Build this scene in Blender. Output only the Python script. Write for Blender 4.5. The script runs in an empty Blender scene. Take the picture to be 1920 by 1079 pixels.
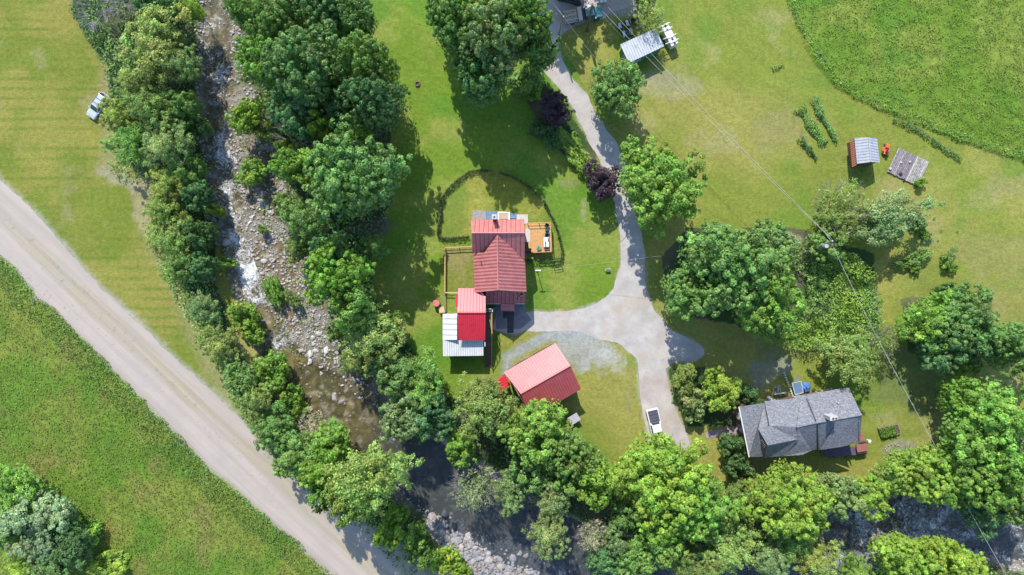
import bpy, math, random
import numpy as np
from mathutils import Vector
from mathutils.geometry import tessellate_polygon
R = math.radians
rnd = random.Random(7)
rng = np.random.default_rng(11)
S = bpy.context.scene
COL = S.collection

# ---------------------------------------------------------------- camera, sky, sun, exposure
CAMH, F = 120.0, 1380.0                 # drone height in metres, focal length in photo pixels
cam_d = bpy.data.cameras.new('camera'); cam = bpy.data.objects.new('camera', cam_d); COL.objects.link(cam)
cam.location = (0, 0, CAMH); cam.rotation_euler = (0, 0, 0)
cam_d.sensor_width = 36.0; cam_d.lens = 36.0*F/1920.0; cam_d.clip_start = 1.0; cam_d.clip_end = 9000.0
S.camera = cam
SUN_EL = R(47.0); SHX, SHY = 0.26, -0.9656           # direction in which shadows fall
world = bpy.data.worlds.new('World'); S.world = world; world.use_nodes = True
wn = world.node_tree; wn.nodes.clear()
sky = wn.nodes.new('ShaderNodeTexSky'); sky.sky_type = 'NISHITA'; sky.sun_disc = False
sky.sun_elevation = SUN_EL; sky.sun_rotation = R(-15.1); sky.ozone_density = 2.5; sky.dust_density = 0.4
bg = wn.nodes.new('ShaderNodeBackground'); bg.inputs['Strength'].default_value = 0.15
wo = wn.nodes.new('ShaderNodeOutputWorld')
wn.links.new(sky.outputs[0], bg.inputs[0]); wn.links.new(bg.outputs[0], wo.inputs[0])
sd = bpy.data.lights.new('sun', 'SUN'); sd.energy = 3.0; sd.angle = R(0.53); sd.color = (1.0, 0.955, 0.88)
sun = bpy.data.objects.new('sun', sd); COL.objects.link(sun)
sun.rotation_euler = Vector((SHX*math.cos(SUN_EL), SHY*math.cos(SUN_EL), -math.sin(SUN_EL))).to_track_quat('-Z', 'Y').to_euler()
sun.location = (-30, 90, 110)
S.view_settings.view_transform = 'Standard'; S.view_settings.look = 'None'
S.view_settings.exposure = 1.2; S.view_settings.gamma = 1.0; S.view_settings.use_curve_mapping = False
S.render.engine = 'CYCLES'
S.cycles.max_bounces = 5; S.cycles.diffuse_bounces = 3; S.cycles.glossy_bounces = 2
S.cycles.transmission_bounces = 3; S.cycles.transparent_max_bounces = 4

# ---------------------------------------------------------------- coordinates
def W(px, py, z=0.0):
    k = (CAMH-z)/F
    return ((px-960.0)*k, (539.5-py)*k, z)
def W2(px, py, z=0.0): return W(px, py, z)[:2]
def M(px): return px/11.5               # photo pixels to metres at the ground

# ---------------------------------------------------------------- noise and polygon tests (numpy)
_lat = rng.random((512, 512))
def vnoise(x, y, s, off=0.0):
    x = np.asarray(x)/s+off*17.3+1000.0; y = np.asarray(y)/s+off*9.1+1000.0
    xi = np.floor(x).astype(int); yi = np.floor(y).astype(int)
    fx = x-xi; fy = y-yi; fx = fx*fx*(3-2*fx); fy = fy*fy*(3-2*fy)
    a = _lat[xi % 512, yi % 512]; b = _lat[(xi+1) % 512, yi % 512]
    c = _lat[xi % 512, (yi+1) % 512]; d = _lat[(xi+1) % 512, (yi+1) % 512]
    return (a*(1-fx)+b*fx)*(1-fy)+(c*(1-fx)+d*fx)*fy
def fbm(x, y, s, off=0.0, n=4):
    t = 0; a = 0.5; w = 0
    for i in range(n):
        t = t+a*vnoise(x, y, s/2**i, off+i*3.7); w += a; a *= 0.5
    return t/w
def inside(x, y, poly):
    r = np.zeros(np.shape(x), bool); n = len(poly); j = n-1
    for i in range(n):
        xi, yi = poly[i]; xj, yj = poly[j]
        if yi != yj:
            r ^= ((yi > y) != (yj > y)) & (x < (xj-xi)*(y-yi)/(yj-yi)+xi)
        j = i
    return r
def pdist(x, y, line, vals=None):
    best = np.full(np.shape(x), 1e9); bv = np.zeros(np.shape(x))
    for i in range(len(line)-1):
        ax, ay = line[i]; bx, by = line[i+1]; dx, dy = bx-ax, by-ay
        t = np.clip(((x-ax)*dx+(y-ay)*dy)/(dx*dx+dy*dy+1e-9), 0, 1)
        d = np.hypot(x-ax-t*dx, y-ay-t*dy)
        m = d < best
        best = np.where(m, d, best)
        if vals is not None: bv = np.where(m, vals[i]+(vals[i+1]-vals[i])*t, bv)
    return best, bv
def smooth(a, b, v):
    t = np.clip((v-a)/(b-a), 0, 1); return t*t*(3-2*t)
def PX(lst, z=0.0): return [W2(a, b, z) for a, b in lst]

# ---------------------------------------------------------------- scene bookkeeping
def tag(o, label=None, cat=None, group=None, kind=None):
    if label: o['label'] = label
    if cat: o['category'] = cat
    if group: o['group'] = group
    if kind: o['kind'] = kind
    return o
WL = {}
def thing(name, label, cat, loc=(0, 0, 0), rz=0.0, group=None):
    o = bpy.data.objects.new(name, None); COL.objects.link(o)
    o.empty_display_size = 0.5; o.location = loc; o.rotation_euler = (0, 0, rz); WL[o.name] = Vector(loc)
    return tag(o, label, cat, group)
class MB:
    """collects faces of one mesh"""
    def __init__(s): s.v = []; s.f = []
    def add(s, vs, fs):
        n = len(s.v); s.v += [tuple(p) for p in vs]; s.f += [tuple(i+n for i in f) for f in fs]; return s
    def hexa(s, b, t):                       # bottom ring and top ring of n points each
        n = len(b); vs = list(b)+list(t)
        fs = [tuple(range(n-1, -1, -1)), tuple(range(n, 2*n))]+[(i, (i+1) % n, n+(i+1) % n, n+i) for i in range(n)]
        return s.add(vs, fs)
    def box(s, cx, cy, cz, sx, sy, sz, rz=0.0, tx=1.0, ty=1.0):   # centre, full sizes, taper of the top
        c, q = math.cos(rz), math.sin(rz)
        def p(x, y, z): return (cx+x*c-y*q, cy+x*q+y*c, cz+z)
        hx, hy, hz = sx/2, sy/2, sz/2
        q4 = [(-1, -1), (1, -1), (1, 1), (-1, 1)]
        return s.hexa([p(a*hx, b*hy, -hz) for a, b in q4], [p(a*hx*tx, b*hy*ty, hz) for a, b in q4])
    def slab(s, poly, th, up=0.0):           # poly: 3D points of the top (counter-clockwise from above)
        return s.hexa([(x, y, z+up-th) for x, y, z in poly], [(x, y, z+up) for x, y, z in poly])
    def tube(s, p, q, r0, r1=None, n=6):
        r1 = r0 if r1 is None else r1
        p = Vector(p); q = Vector(q); d = (q-p)
        if d.length < 1e-6: return s
        d.normalize(); a = d.orthogonal().normalized(); b = d.cross(a)
        ring = [(math.cos(2*math.pi*i/n), math.sin(2*math.pi*i/n)) for i in range(n)]
        return s.hexa([tuple(p+(a*c+b*e)*r0) for c, e in ring], [tuple(q+(a*c+b*e)*r1) for c, e in ring])
    def ring(s, cx, cy, z0, z1, r, n=12, r1=None):
        r1 = r if r1 is None else r1
        return s.hexa([(cx+r*math.cos(2*math.pi*i/n), cy+r*math.sin(2*math.pi*i/n), z0) for i in range(n)],
                      [(cx+r1*math.cos(2*math.pi*i/n), cy+r1*math.sin(2*math.pi*i/n), z1) for i in range(n)])
def build(mb, name, mat, parent=None, world_coords=False, bevel=0.0, smoothed=False):
    me = bpy.data.meshes.new(name)
    vs = mb.v
    if world_coords and parent is not None:
        o0 = WL[parent.name]; vs = [(x-o0.x, y-o0.y, z-o0.z) for x, y, z in vs]
    me.from_pydata(vs, [], mb.f); me.update()
    if mat: me.materials.append(mat)
    o = bpy.data.objects.new(name, me); COL.objects.link(o)
    WL[o.name] = Vector((0, 0, 0))
    if parent is not None:
        o.parent = parent; WL[o.name] = WL[parent.name]
    if smoothed: me.polygons.foreach_set('use_smooth', [True]*len(me.polygons))
    if bevel:
        m = o.modifiers.new('bevel', 'BEVEL'); m.width = bevel; m.segments = 2; m.limit_method = 'ANGLE'
    return o
def copy_tree(o, parent=None):
    c = o.copy(); COL.objects.link(c); WL[c.name] = WL.get(o.name, Vector())
    if parent is not None: c.parent = parent
    for ch in o.children: copy_tree(ch, c)
    return c
def np_mesh(name, v, f, col=None, mats=None):
    me = bpy.data.meshes.new(name); n = len(v); k = f.shape[1]; m = len(f)
    me.vertices.add(n); me.vertices.foreach_set('co', np.ascontiguousarray(v, np.float32).ravel())
    me.loops.add(m*k); me.loops.foreach_set('vertex_index', np.ascontiguousarray(f, np.int32).ravel())
    me.polygons.add(m); me.polygons.foreach_set('loop_start', np.arange(0, m*k, k, dtype=np.int32))
    try: me.polygons.foreach_set('loop_total', np.full(m, k, np.int32))
    except Exception: pass
    me.update(calc_edges=True)
    if col is not None:
        a = me.color_attributes.new('Col', 'FLOAT_COLOR', 'POINT')
        c4 = np.ones((n, 4), np.float32); c4[:, :3] = col; a.data.foreach_set('color', c4.ravel())
    for mt in (mats or []): me.materials.append(mt)
    return me
def link(name, me, parent=None):
    o = bpy.data.objects.new(name, me); COL.objects.link(o); WL[o.name] = Vector((0, 0, 0))
    if parent is not None: o.parent = parent; WL[o.name] = WL[parent.name]
    return o

# ---------------------------------------------------------------- materials
def new_mat(name):
    m = bpy.data.materials.new(name); m.use_nodes = True; nt = m.node_tree
    return m, nt, nt.nodes['Principled BSDF']
def N(nt, t, **kw):
    n = nt.nodes.new(t)
    for k, v in kw.items():
        if hasattr(n, k): setattr(n, k, v)
        else: n.inputs[k].default_value = v
    return n
def mixc(nt, a, b, fac, mode='MIX'):
    m = nt.nodes.new('ShaderNodeMix'); m.data_type = 'RGBA'; m.blend_type = mode; m.clamp_factor = True
    for s_, v in ((6, a), (7, b), (0, fac)):
        if hasattr(v, 'is_linked') or hasattr(v, 'links'): nt.links.new(v, m.inputs[s_])
        elif isinstance(v, (int, float)): m.inputs[s_].default_value = v
        else: m.inputs[s_].default_value = (*v, 1)
    return m.outputs[2]
def ramp(nt, src, lo, hi):
    r = nt.nodes.new('ShaderNodeMapRange'); r.inputs['From Min'].default_value = lo; r.inputs['From Max'].default_value = hi
    nt.links.new(src, r.inputs['Value']); return r.outputs[0]
def noise(nt, scale, detail=3.0, rough=0.6, vec=None):
    n = N(nt, 'ShaderNodeTexNoise', Scale=scale, Detail=detail, Roughness=rough)
    if vec is not None: nt.links.new(vec, n.inputs['Vector'])
    return n.outputs['Fac']
def pos(nt):
    return nt.nodes.new('ShaderNodeNewGeometry').outputs['Position']
def mapping(nt, rot=0.0, sc=(1, 1, 1), src=None):
    m = nt.nodes.new('ShaderNodeMapping'); m.inputs['Rotation'].default_value = (0, 0, rot); nt.links.new(src if src is not None else pos(nt), m.inputs['Vector'])
    k = nt.nodes.new('ShaderNodeMapping'); k.inputs['Scale'].default_value = sc; nt.links.new(m.outputs[0], k.inputs['Vector']); return k.outputs[0]
def bump(nt, bsdf, h, strength=0.3, dist=0.05):
    b = N(nt, 'ShaderNodeBump', Strength=strength, Distance=dist); nt.links.new(h, b.inputs['Height']); nt.links.new(b.outputs[0], bsdf.inputs['Normal'])
def plain(name, c, rough=0.6, metal=0.0, var=0.25, scale=2.0, bumpy=0.0, c2=None, spec=0.5):
    m, nt, b = new_mat(name)
    n1 = noise(nt, scale, 4.0, 0.65)
    tc = nt.nodes.new('ShaderNodeTexCoord'); nt.links.new(tc.outputs['Object'], n1.node.inputs['Vector'])
    c2 = c2 or tuple(x*(1-var) for x in c)
    out = mixc(nt, c2, c, ramp(nt, n1, 0.35, 0.65))
    if 'metal' in name: out = mixc(nt, out, tuple(x*0.62 for x in c2), ramp(nt, noise(nt, 0.9, 6.0, 0.75, mapping(nt, 0, (1, 1, 1), tc.outputs['Object'])), 0.54, 0.78))
    nt.links.new(out, b.inputs['Base Color']); b.inputs['Roughness'].default_value = rough; b.inputs['Metallic'].default_value = metal
    b.inputs['Specular IOR Level'].default_value = spec
    if bumpy: bump(nt, b, noise(nt, scale*6, 3.0), bumpy, 0.03)
    return m
MAT = {}
MAT['red_faded'] = plain('faded_red_metal', (0.46, 0.165, 0.145), 0.55, 0, 0.16, 0.8, 0, (0.39, 0.125, 0.12))
MAT['red_bright'] = plain('bright_red_metal', (0.62, 0.028, 0.045), 0.42, 0, 0.15, 0.7, spec=0.5)
MAT['red_barn'] = plain('barn_red_metal', (0.45, 0.09, 0.09), 0.44, 0, 0.15, 0.6, 0, (0.37, 0.065, 0.07), spec=0.65)
MAT['white_metal'] = plain('white_metal', (0.56, 0.57, 0.57), 0.45, 0, 0.12, 1.2)
MAT['galv'] = plain('galvanised_metal', (0.42, 0.42, 0.45), 0.45, 0.2, 0.2, 1.4)
MAT['white'] = plain('white_paint', (0.62, 0.61, 0.58), 0.5, 0, 0.1, 2.0)
MAT['cream'] = plain('cream_siding', (0.60, 0.57, 0.50), 0.7, 0, 0.1, 2.0)
MAT['red_wall'] = plain('red_board_wall', (0.30, 0.04, 0.035), 0.7, 0, 0.2, 2.0)
MAT['green_wall'] = plain('green_board_wall', (0.04, 0.17, 0.10), 0.65, 0, 0.2, 2.0)
MAT['brown_wall'] = plain('brown_board_wall', (0.16, 0.09, 0.07), 0.75, 0, 0.3, 2.0)
MAT['wood'] = plain('new_wood', (0.50, 0.27, 0.09), 0.6, 0, 0.25, 3.0)
MAT['wood_pale'] = plain('pale_wood', (0.55, 0.40, 0.22), 0.7, 0, 0.25, 3.0)
MAT['wood_dark'] = plain('dark_stained_wood', (0.10, 0.06, 0.045), 0.7, 0, 0.3, 3.0)
MAT['wood_grey'] = plain('weathered_wood', (0.22, 0.185, 0.19), 0.85, 0, 0.4, 3.0, 0.3, (0.10, 0.085, 0.09))
MAT['wood_greylight'] = plain('bleached_wood', (0.34, 0.32, 0.28), 0.85, 0, 0.4, 3.0, 0.3, (0.13, 0.12, 0.11))
MAT['wood_mauve'] = plain('mauve_grey_wood', (0.27, 0.215, 0.235), 0.85, 0, 0.4, 3.0, 0.3, (0.15, 0.12, 0.13))
MAT['concrete_old'] = plain('silvered_wood', (0.42, 0.40, 0.36), 0.85, 0, 0.4, 3.0, 0.3, (0.24, 0.22, 0.2))
MAT['pole'] = plain('pole_wood', (0.16, 0.10, 0.075), 0.85, 0, 0.3, 2.0, 0.2)
MAT['pole_grey'] = plain('grey_pole_wood', (0.33, 0.29, 0.27), 0.85, 0, 0.3, 2.0, 0.2)
MAT['bark'] = plain('bark', (0.15, 0.12, 0.10), 0.9, 0, 0.4, 3.0, 0.4)
MAT['twig'] = plain('bleached_twigs', (0.34, 0.31, 0.31), 0.9, 0, 0.3, 3.0)
MAT['glass'] = plain('dark_glass', (0.025, 0.04, 0.05), 0.08, 0, 0.2, 1.0, spec=0.8)
MAT['rubber'] = plain('tyre_rubber', (0.02, 0.02, 0.022), 0.85)
MAT['steel'] = plain('steel', (0.35, 0.36, 0.38), 0.35, 0.8)
MAT['black'] = plain('black_plastic', (0.022, 0.022, 0.026), 0.5)
MAT['blue_tarp'] = plain('blue_tarp', (0.06, 0.16, 0.42), 0.5, 0, 0.3, 2.0, 0.4)
MAT['blue_grey'] = plain('blue_grey_cover', (0.10, 0.18, 0.28), 0.5, 0, 0.25, 1.4, 0.2)
MAT['teal'] = plain('teal_plastic', (0.02, 0.24, 0.24), 0.5)
MAT['teal_paint'] = plain('teal_truck_paint', (0.03, 0.17, 0.17), 0.3, 0, 0.2, 1.0, spec=0.7)
MAT['silver'] = plain('silver_paint', (0.40, 0.44, 0.50), 0.3, 0.1, 0.06, 1.0, spec=0.6)
MAT['car_white'] = plain('white_car_paint', (0.64, 0.65, 0.66), 0.3, 0, 0.05, 1.0, spec=0.6)
MAT['car_dark'] = plain('dark_car_paint', (0.03, 0.03, 0.035), 0.3, 0, 0.1, 1.0, spec=0.6)
MAT['orange'] = plain('orange_paint', (0.70, 0.12, 0.035), 0.4)
MAT['tonneau'] = plain('tonneau_cover', (0.075, 0.07, 0.095), 0.55)
MAT['stone_patio'] = plain('patio_stone', (0.27, 0.24, 0.23), 0.9, 0, 0.3, 3.0, 0.3)
MAT['beige'] = plain('beige_mat', (0.38, 0.28, 0.20), 0.9, 0, 0.1, 5.0)
MAT['brick'] = plain('chimney_brick', (0.28, 0.12, 0.10), 0.9, 0, 0.3, 6.0)
MAT['concrete'] = plain('pale_concrete', (0.46, 0.43, 0.40), 0.9, 0, 0.2, 4.0)
MAT['wire'] = plain('pale_wire', (0.38, 0.38, 0.38), 0.5)
MAT['plum'] = plain('plum_deck_paint', (0.10, 0.075, 0.13), 0.7)
MAT['brown_red'] = plain('brown_red_stain', (0.28, 0.11, 0.09), 0.7)
MAT['path'] = plain('pink_paving', (0.30, 0.22, 0.24), 0.9, 0, 0.2, 2.5, 0.2)
MAT['drum'] = plain('pink_red_tank', (0.50, 0.15, 0.14), 0.5)
for k_ in ('red_faded', 'red_bright', 'red_barn', 'white_metal', 'galv'):
    c_ = {'red_faded': (.16,.035,.045), 'red_bright': (.26,.010,.018), 'red_barn': (.19,.03,.04), 'white_metal': (.30,.30,.31), 'galv': (.20,.20,.22)}[k_]
    MAT[k_+'_lap'] = plain(MAT[k_].name+'_lap', c_, .7)
KEY = {MAT[k].name: k for k in MAT}
def mat_shingle():
    m, nt, b = new_mat('grey_shingle')
    tc = nt.nodes.new('ShaderNodeTexCoord')
    mp = mapping(nt, R(9), (1, 1, 1), tc.outputs['Object'])
    br = N(nt, 'ShaderNodeTexBrick', Scale=2.2); nt.links.new(mp, br.inputs['Vector'])
    br.inputs['Color1'].default_value = (0.175, 0.18, 0.195, 1); br.inputs['Color2'].default_value = (0.095, 0.10, 0.115, 1)
    br.inputs['Mortar'].default_value = (0.09, 0.09, 0.10, 1); br.inputs['Mortar Size'].default_value = 0.02; br.inputs['Row Height'].default_value = 0.35; br.inputs['Brick Width'].default_value = 0.7
    sp = noise(nt, 4.5, 3.0, 0.85, tc.outputs['Object'])
    c = mixc(nt, br.outputs['Color'], (0.34, 0.34, 0.355), ramp(nt, sp, 0.52, 0.72))
    nt.links.new(c, b.inputs['Base Color']); b.inputs['Roughness'].default_value = 0.85
    bump(nt, b, br.outputs['Fac'], 0.3, -0.02); return m
MAT['shingle'] = mat_shingle()
def mat_leaf():
    m, nt, b = new_mat('foliage')
    at = N(nt, 'ShaderNodeAttribute', attribute_name='Col'); oi = nt.nodes.new('ShaderNodeObjectInfo')
    c = mixc(nt, oi.outputs['Color'], at.outputs['Color'], 1.0, 'MULTIPLY')
    nt.links.new(c, b.inputs['Base Color']); b.inputs['Roughness'].default_value = 0.55; b.inputs['Specular IOR Level'].default_value = 0.35
    tr = nt.nodes.new('ShaderNodeBsdfTranslucent')
    tc = mixc(nt, c, (1.0, 1.0, 0.45), 1.0, 'MULTIPLY'); nt.links.new(tc, tr.inputs['Color'])
    mx = nt.nodes.new('ShaderNodeMixShader'); mx.inputs[0].default_value = 0.36
    nt.links.new(b.outputs[0], mx.inputs[1]); nt.links.new(tr.outputs[0], mx.inputs[2])
    nt.links.new(mx.outputs[0], nt.nodes['Material Output'].inputs['Surface']); return m
MAT['leaf'] = mat_leaf()
def mat_rock():
    m, nt, b = new_mat('river_rock')
    oi = nt.nodes.new('ShaderNodeObjectInfo'); tc = nt.nodes.new('ShaderNodeTexCoord')
    n = noise(nt, 3.0, 4.0, 0.7, tc.outputs['Object'])
    c = mixc(nt, (0.45, 0.42, 0.40), (1, 1, 1), ramp(nt, n, 0.3, 0.65)); c = mixc(nt, oi.outputs['Color'], c, 1.0, 'MULTIPLY')
    c = mixc(nt, c, (0.21, 0.155, 0.10), ramp(nt, noise(nt, 0.45, 4.0, 0.7, pos(nt)), 0.52, 0.78))
    nt.links.new(c, b.inputs['Base Color']); b.inputs['Roughness'].default_value = 0.85
    bump(nt, b, noise(nt, 6.0, 4.0), 0.5, 0.05); return m
MAT['rock'] = mat_rock()
def mat_vcol(name, hi, bstr, bdist=0.08, rough=0.9, sc=9.0):
    m, nt, b = new_mat(name)
    at = N(nt, 'ShaderNodeAttribute', attribute_name='Col'); p = pos(nt)
    n = noise(nt, sc, 6.0, 0.82, p)
    c = mixc(nt, at.outputs['Color'], (0, 0, 0), 0.0)
    k = nt.nodes.new('ShaderNodeMapRange'); k.inputs['From Min'].default_value = 0.3; k.inputs['From Max'].default_value = 0.7
    k.inputs['To Min'].default_value = 1-hi; k.inputs['To Max'].default_value = 1+hi; nt.links.new(n, k.inputs['Value'])
    vm = nt.nodes.new('ShaderNodeVectorMath'); vm.operation = 'SCALE'; nt.links.new(c, vm.inputs[0]); nt.links.new(k.outputs[0], vm.inputs['Scale'])
    nt.links.new(vm.outputs[0], b.inputs['Base Color']); b.inputs['Roughness'].default_value = rough; b.inputs['Specular IOR Level'].default_value = 0.15
    bump(nt, b, noise(nt, 3.5, 5.0, 0.75, p), bstr, bdist); return m
MAT['ground'] = mat_vcol('turf_and_gravel', 0.34, 0.65, 0.25, sc=1.6)
def mat_road():
    m, nt, b = new_mat('gravel_road')
    def str_(rx, sx, sy, det=4.0, dis=0.0):
        n = N(nt, 'ShaderNodeTexNoise', Scale=1.0, Detail=det, Roughness=0.6, Distortion=dis); nt.links.new(mapping(nt, R(rx), (sx, sy, 1)), n.inputs['Vector']); return n.outputs['Fac']
    p = pos(nt); n2 = noise(nt, 3.5, 5.0, 0.85, p); n3 = noise(nt, 0.22, 3.0, 0.6, p)
    sx = nt.nodes.new('ShaderNodeSeparateXYZ'); nt.links.new(mapping(nt, R(43.3)), sx.inputs[0])
    wob = N(nt, 'ShaderNodeMath', operation='MULTIPLY_ADD'); nt.links.new(str_(43.3, .05, .3), wob.inputs[0]); wob.inputs[1].default_value = 2.4; nt.links.new(sx.outputs[1], wob.inputs[2])
    cr = nt.nodes.new('ShaderNodeValToRGB'); nt.links.new(ramp(nt, wob.outputs[0], -53.2, -42.2), cr.inputs[0]); el = cr.color_ramp.elements
    st = [(0, (0.264, 0.225, 0.183)), (0.12, (0.352, 0.297, 0.256)), (0.24, (0.317, 0.267, 0.225)), (0.33, (0.352, 0.297, 0.252)), (0.42, (0.277, 0.237, 0.164)), (0.5, (0.304, 0.259, 0.183)), (0.58, (0.264, 0.226, 0.156)), (0.68, (0.339, 0.289, 0.24)), (0.8, (0.304, 0.259, 0.213)), (0.9, (0.361, 0.31, 0.259)), (1, (0.264, 0.229, 0.168))]
    el[0].position, el[0].color = st[0][0], (*st[0][1], 1); el[1].position, el[1].color = 1, (*st[-1][1], 1)
    for q, c_ in st[1:-1]: e = el.new(q); e.color = (*c_, 1)
    c = mixc(nt, cr.outputs[0], (0.36, 0.315, 0.275), ramp(nt, str_(43.3, .04, 1.6), 0.5, 0.75))
    c = mixc(nt, c, (0.29, 0.255, 0.225), ramp(nt, n3, 0.4, 0.85))
    w = mixc(nt, (0, 0, 0), (1, 1, 1), ramp(nt, str_(43.3, 1.6, .8, 3.0, .6), 0.56, 0.72))
    w = mixc(nt, (0, 0, 0), w, ramp(nt, str_(43.3, .012, .5), 0.50, 0.60))
    c = mixc(nt, c, (0.21, 0.18, 0.145), w)
    c = mixc(nt, c, (0.42, 0.38, 0.35), ramp(nt, n2, 0.60, 0.9))
    c = mixc(nt, c, (0.19, 0.165, 0.145), ramp(nt, n2, 0.42, 0.2))
    nt.links.new(c, b.inputs['Base Color']); b.inputs['Roughness'].default_value = 0.95; b.inputs['Specular IOR Level'].default_value = 0.1
    bump(nt, b, n2, 0.4, 0.06); return m
MAT['road'] = mat_road()
def mat_asphalt(name, a, c_, crack):
    m, nt, b = new_mat(name); p = pos(nt)
    n1 = noise(nt, 0.35, 5.0, 0.62, p); n2 = noise(nt, 11.0, 2.0, 0.8, p)
    c = mixc(nt, a, c_, ramp(nt, n1, 0.38, 0.62)); c = mixc(nt, c, tuple(x*1.25 for x in c_), ramp(nt, n2, 0.6, 0.9))
    v = N(nt, 'ShaderNodeTexVoronoi', Scale=0.22); v.feature = 'DISTANCE_TO_EDGE'
    nz = N(nt, 'ShaderNodeTexNoise', Scale=0.8, Detail=3.0); nt.links.new(p, nz.inputs['Vector'])
    ad = nt.nodes.new('ShaderNodeVectorMath'); nt.links.new(p, ad.inputs[0]); nt.links.new(nz.outputs['Color'], ad.inputs[1]); nt.links.new(ad.outputs[0], v.inputs['Vector'])
    c = mixc(nt, tuple(x*0.72 for x in a), c, ramp(nt, v.outputs['Distance'], 0.0, crack))
    c = mixc(nt, c, (0.34, 0.28, 0.215), ramp(nt, noise(nt, 0.16, 5.0, 0.7, p), 0.5, 0.72)) if crack < .008 else c
    c = mixc(nt, c, tuple(x*0.8 for x in a), ramp(nt, noise(nt, 0.9, 4.0, 0.7, p), 0.58, 0.8))
    nt.links.new(c, b.inputs['Base Color']); b.inputs['Roughness'].default_value = 0.9; b.inputs['Specular IOR Level'].default_value = 0.15
    bump(nt, b, n2, 0.25, 0.02); return m
MAT['asphalt'] = mat_asphalt('worn_driveway', (0.30, 0.278, 0.255), (0.38, 0.355, 0.33), 0.003)
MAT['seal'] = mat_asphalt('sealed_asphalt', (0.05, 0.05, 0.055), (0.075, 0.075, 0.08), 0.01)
MAT['dust'] = mat_asphalt('dusty_drive', (0.29, 0.255, 0.225), (0.38, 0.34, 0.31), 0.003)
def mat_water():
    m, nt, b = new_mat('creek_water')
    at = N(nt, 'ShaderNodeAttribute', attribute_name='Col'); p = pos(nt)
    sx = nt.nodes.new('ShaderNodeSeparateColor'); nt.links.new(at.outputs['Color'], sx.inputs[0])
    n = N(nt, 'ShaderNodeTexNoise', Scale=1.1, Detail=8.0, Roughness=0.7, Distortion=2.2); nt.links.new(p, n.inputs['Vector'])
    n5 = N(nt, 'ShaderNodeTexNoise', Scale=0.30, Detail=3.0, Roughness=0.5); nt.links.new(p, n5.inputs['Vector'])
    ad = N(nt, 'ShaderNodeMath', operation='ADD'); nt.links.new(n.outputs['Fac'], ad.inputs[0]); nt.links.new(sx.outputs[0], ad.inputs[1])
    ad2 = N(nt, 'ShaderNodeMath', operation='MULTIPLY_ADD'); nt.links.new(n5.outputs['Fac'], ad2.inputs[0]); ad2.inputs[1].default_value = 0.7; nt.links.new(ad.outputs[0], ad2.inputs[2])
    foam = ramp(nt, ad2.outputs[0], 1.20, 1.46)
    deep = mixc(nt, (0.085, 0.065, 0.025), (0.045, 0.055, 0.062), sx.outputs[1])
    c = mixc(nt, deep, (0.62, 0.62, 0.62), foam)
    nt.links.new(c, b.inputs['Base Color'])
    b.inputs['Roughness'].default_value = 0.22
    al = mixc(nt, (0.16, 0.16, 0.16), (0.60, 0.62, 0.62), sx.outputs[1]); al = mixc(nt, al, (0.95, 0.95, 0.95), foam)
    nt.links.new(al, b.inputs['Alpha'])
    bump(nt, b, n.outputs['Fac'], 0.5, 0.25); return m
MAT['water'] = mat_water()
# ================================================================ THE GROUND, ROADS, CREEK
CREEK = [(405,-60,45),(410,0,44),(415,90,50),(425,200,62),(452,300,72),(470,400,78),(505,500,85),(545,600,88),(600,690,84),(655,770,78),
         (730,840,74),(820,905,80),(910,965,80),(1000,1020,74),(1100,1060,75),(1220,1090,70),(1360,1110,62),(1500,1075,62),(1600,1008,66),(1700,988,68),(1800,985,68),(1900,1010,60),(2000,1040,60)]
WATER = [(405,-60,24,.36,.2),(405,0,24,.36,.2),(402,100,26,.38,.25),(400,190,20,.36,.3),(408,250,14,.40,.3),(425,330,18,.46,.1),(436,390,17,.50,.0),(434,430,16,.44,.0),
         (452,490,18,.52,.0),(468,545,16,.50,.0),(490,600,20,.34,.0),(520,655,26,.36,.0),(552,705,34,.26,.0),(600,745,48,.10,.05),(650,800,56,.06,.1),
         (720,835,52,.12,.7),(800,890,56,.14,1.0),(880,950,60,.08,1.0),(970,1005,58,.06,1.0),(1080,1045,64,.06,1.0),(1220,1090,60,.1,1.0),(1360,1110,55,.2,1.0),
         (1500,1072,55,.34,.9),(1590,1008,50,.44,.7),(1690,985,50,.44,.45),(1790,975,46,.40,.7),(1900,1000,45,.3,1.0),(2000,1030,40,.3,1.0)]
CL = PX([(a, b) for a, b, c in CREEK]); CW = [M(c) for a, b, c in CREEK]
WLN = PX([t[:2] for t in WATER]); WW = [M(t[2]) for t in WATER]
def creek_z(x, y):
    """height of the ground at world x, y"""
    d, w = pdist(x, y, CL, CW); w = w*(0.92+0.22*fbm(x, y, 5.0, 3))
    dw, ww = pdist(x, y, WLN, WW); ww = ww*(0.9+0.3*fbm(x, y, 3.0, 5))
    base = -0.85*smooth(1.0, -2.0, d-w)
    base = base-0.55*smooth(0.5, -1.0, dw-ww)*smooth(1.0, -1.0, d-w)
    base = base+0.35*(fbm(x, y, 2.2, 8)-0.5)*smooth(0.5, -1.0, d-w)
    return base, d-w, dw-ww
def ground_z(x, y):
    return float(creek_z(np.array([x]), np.array([y]))[0][0])

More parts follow.
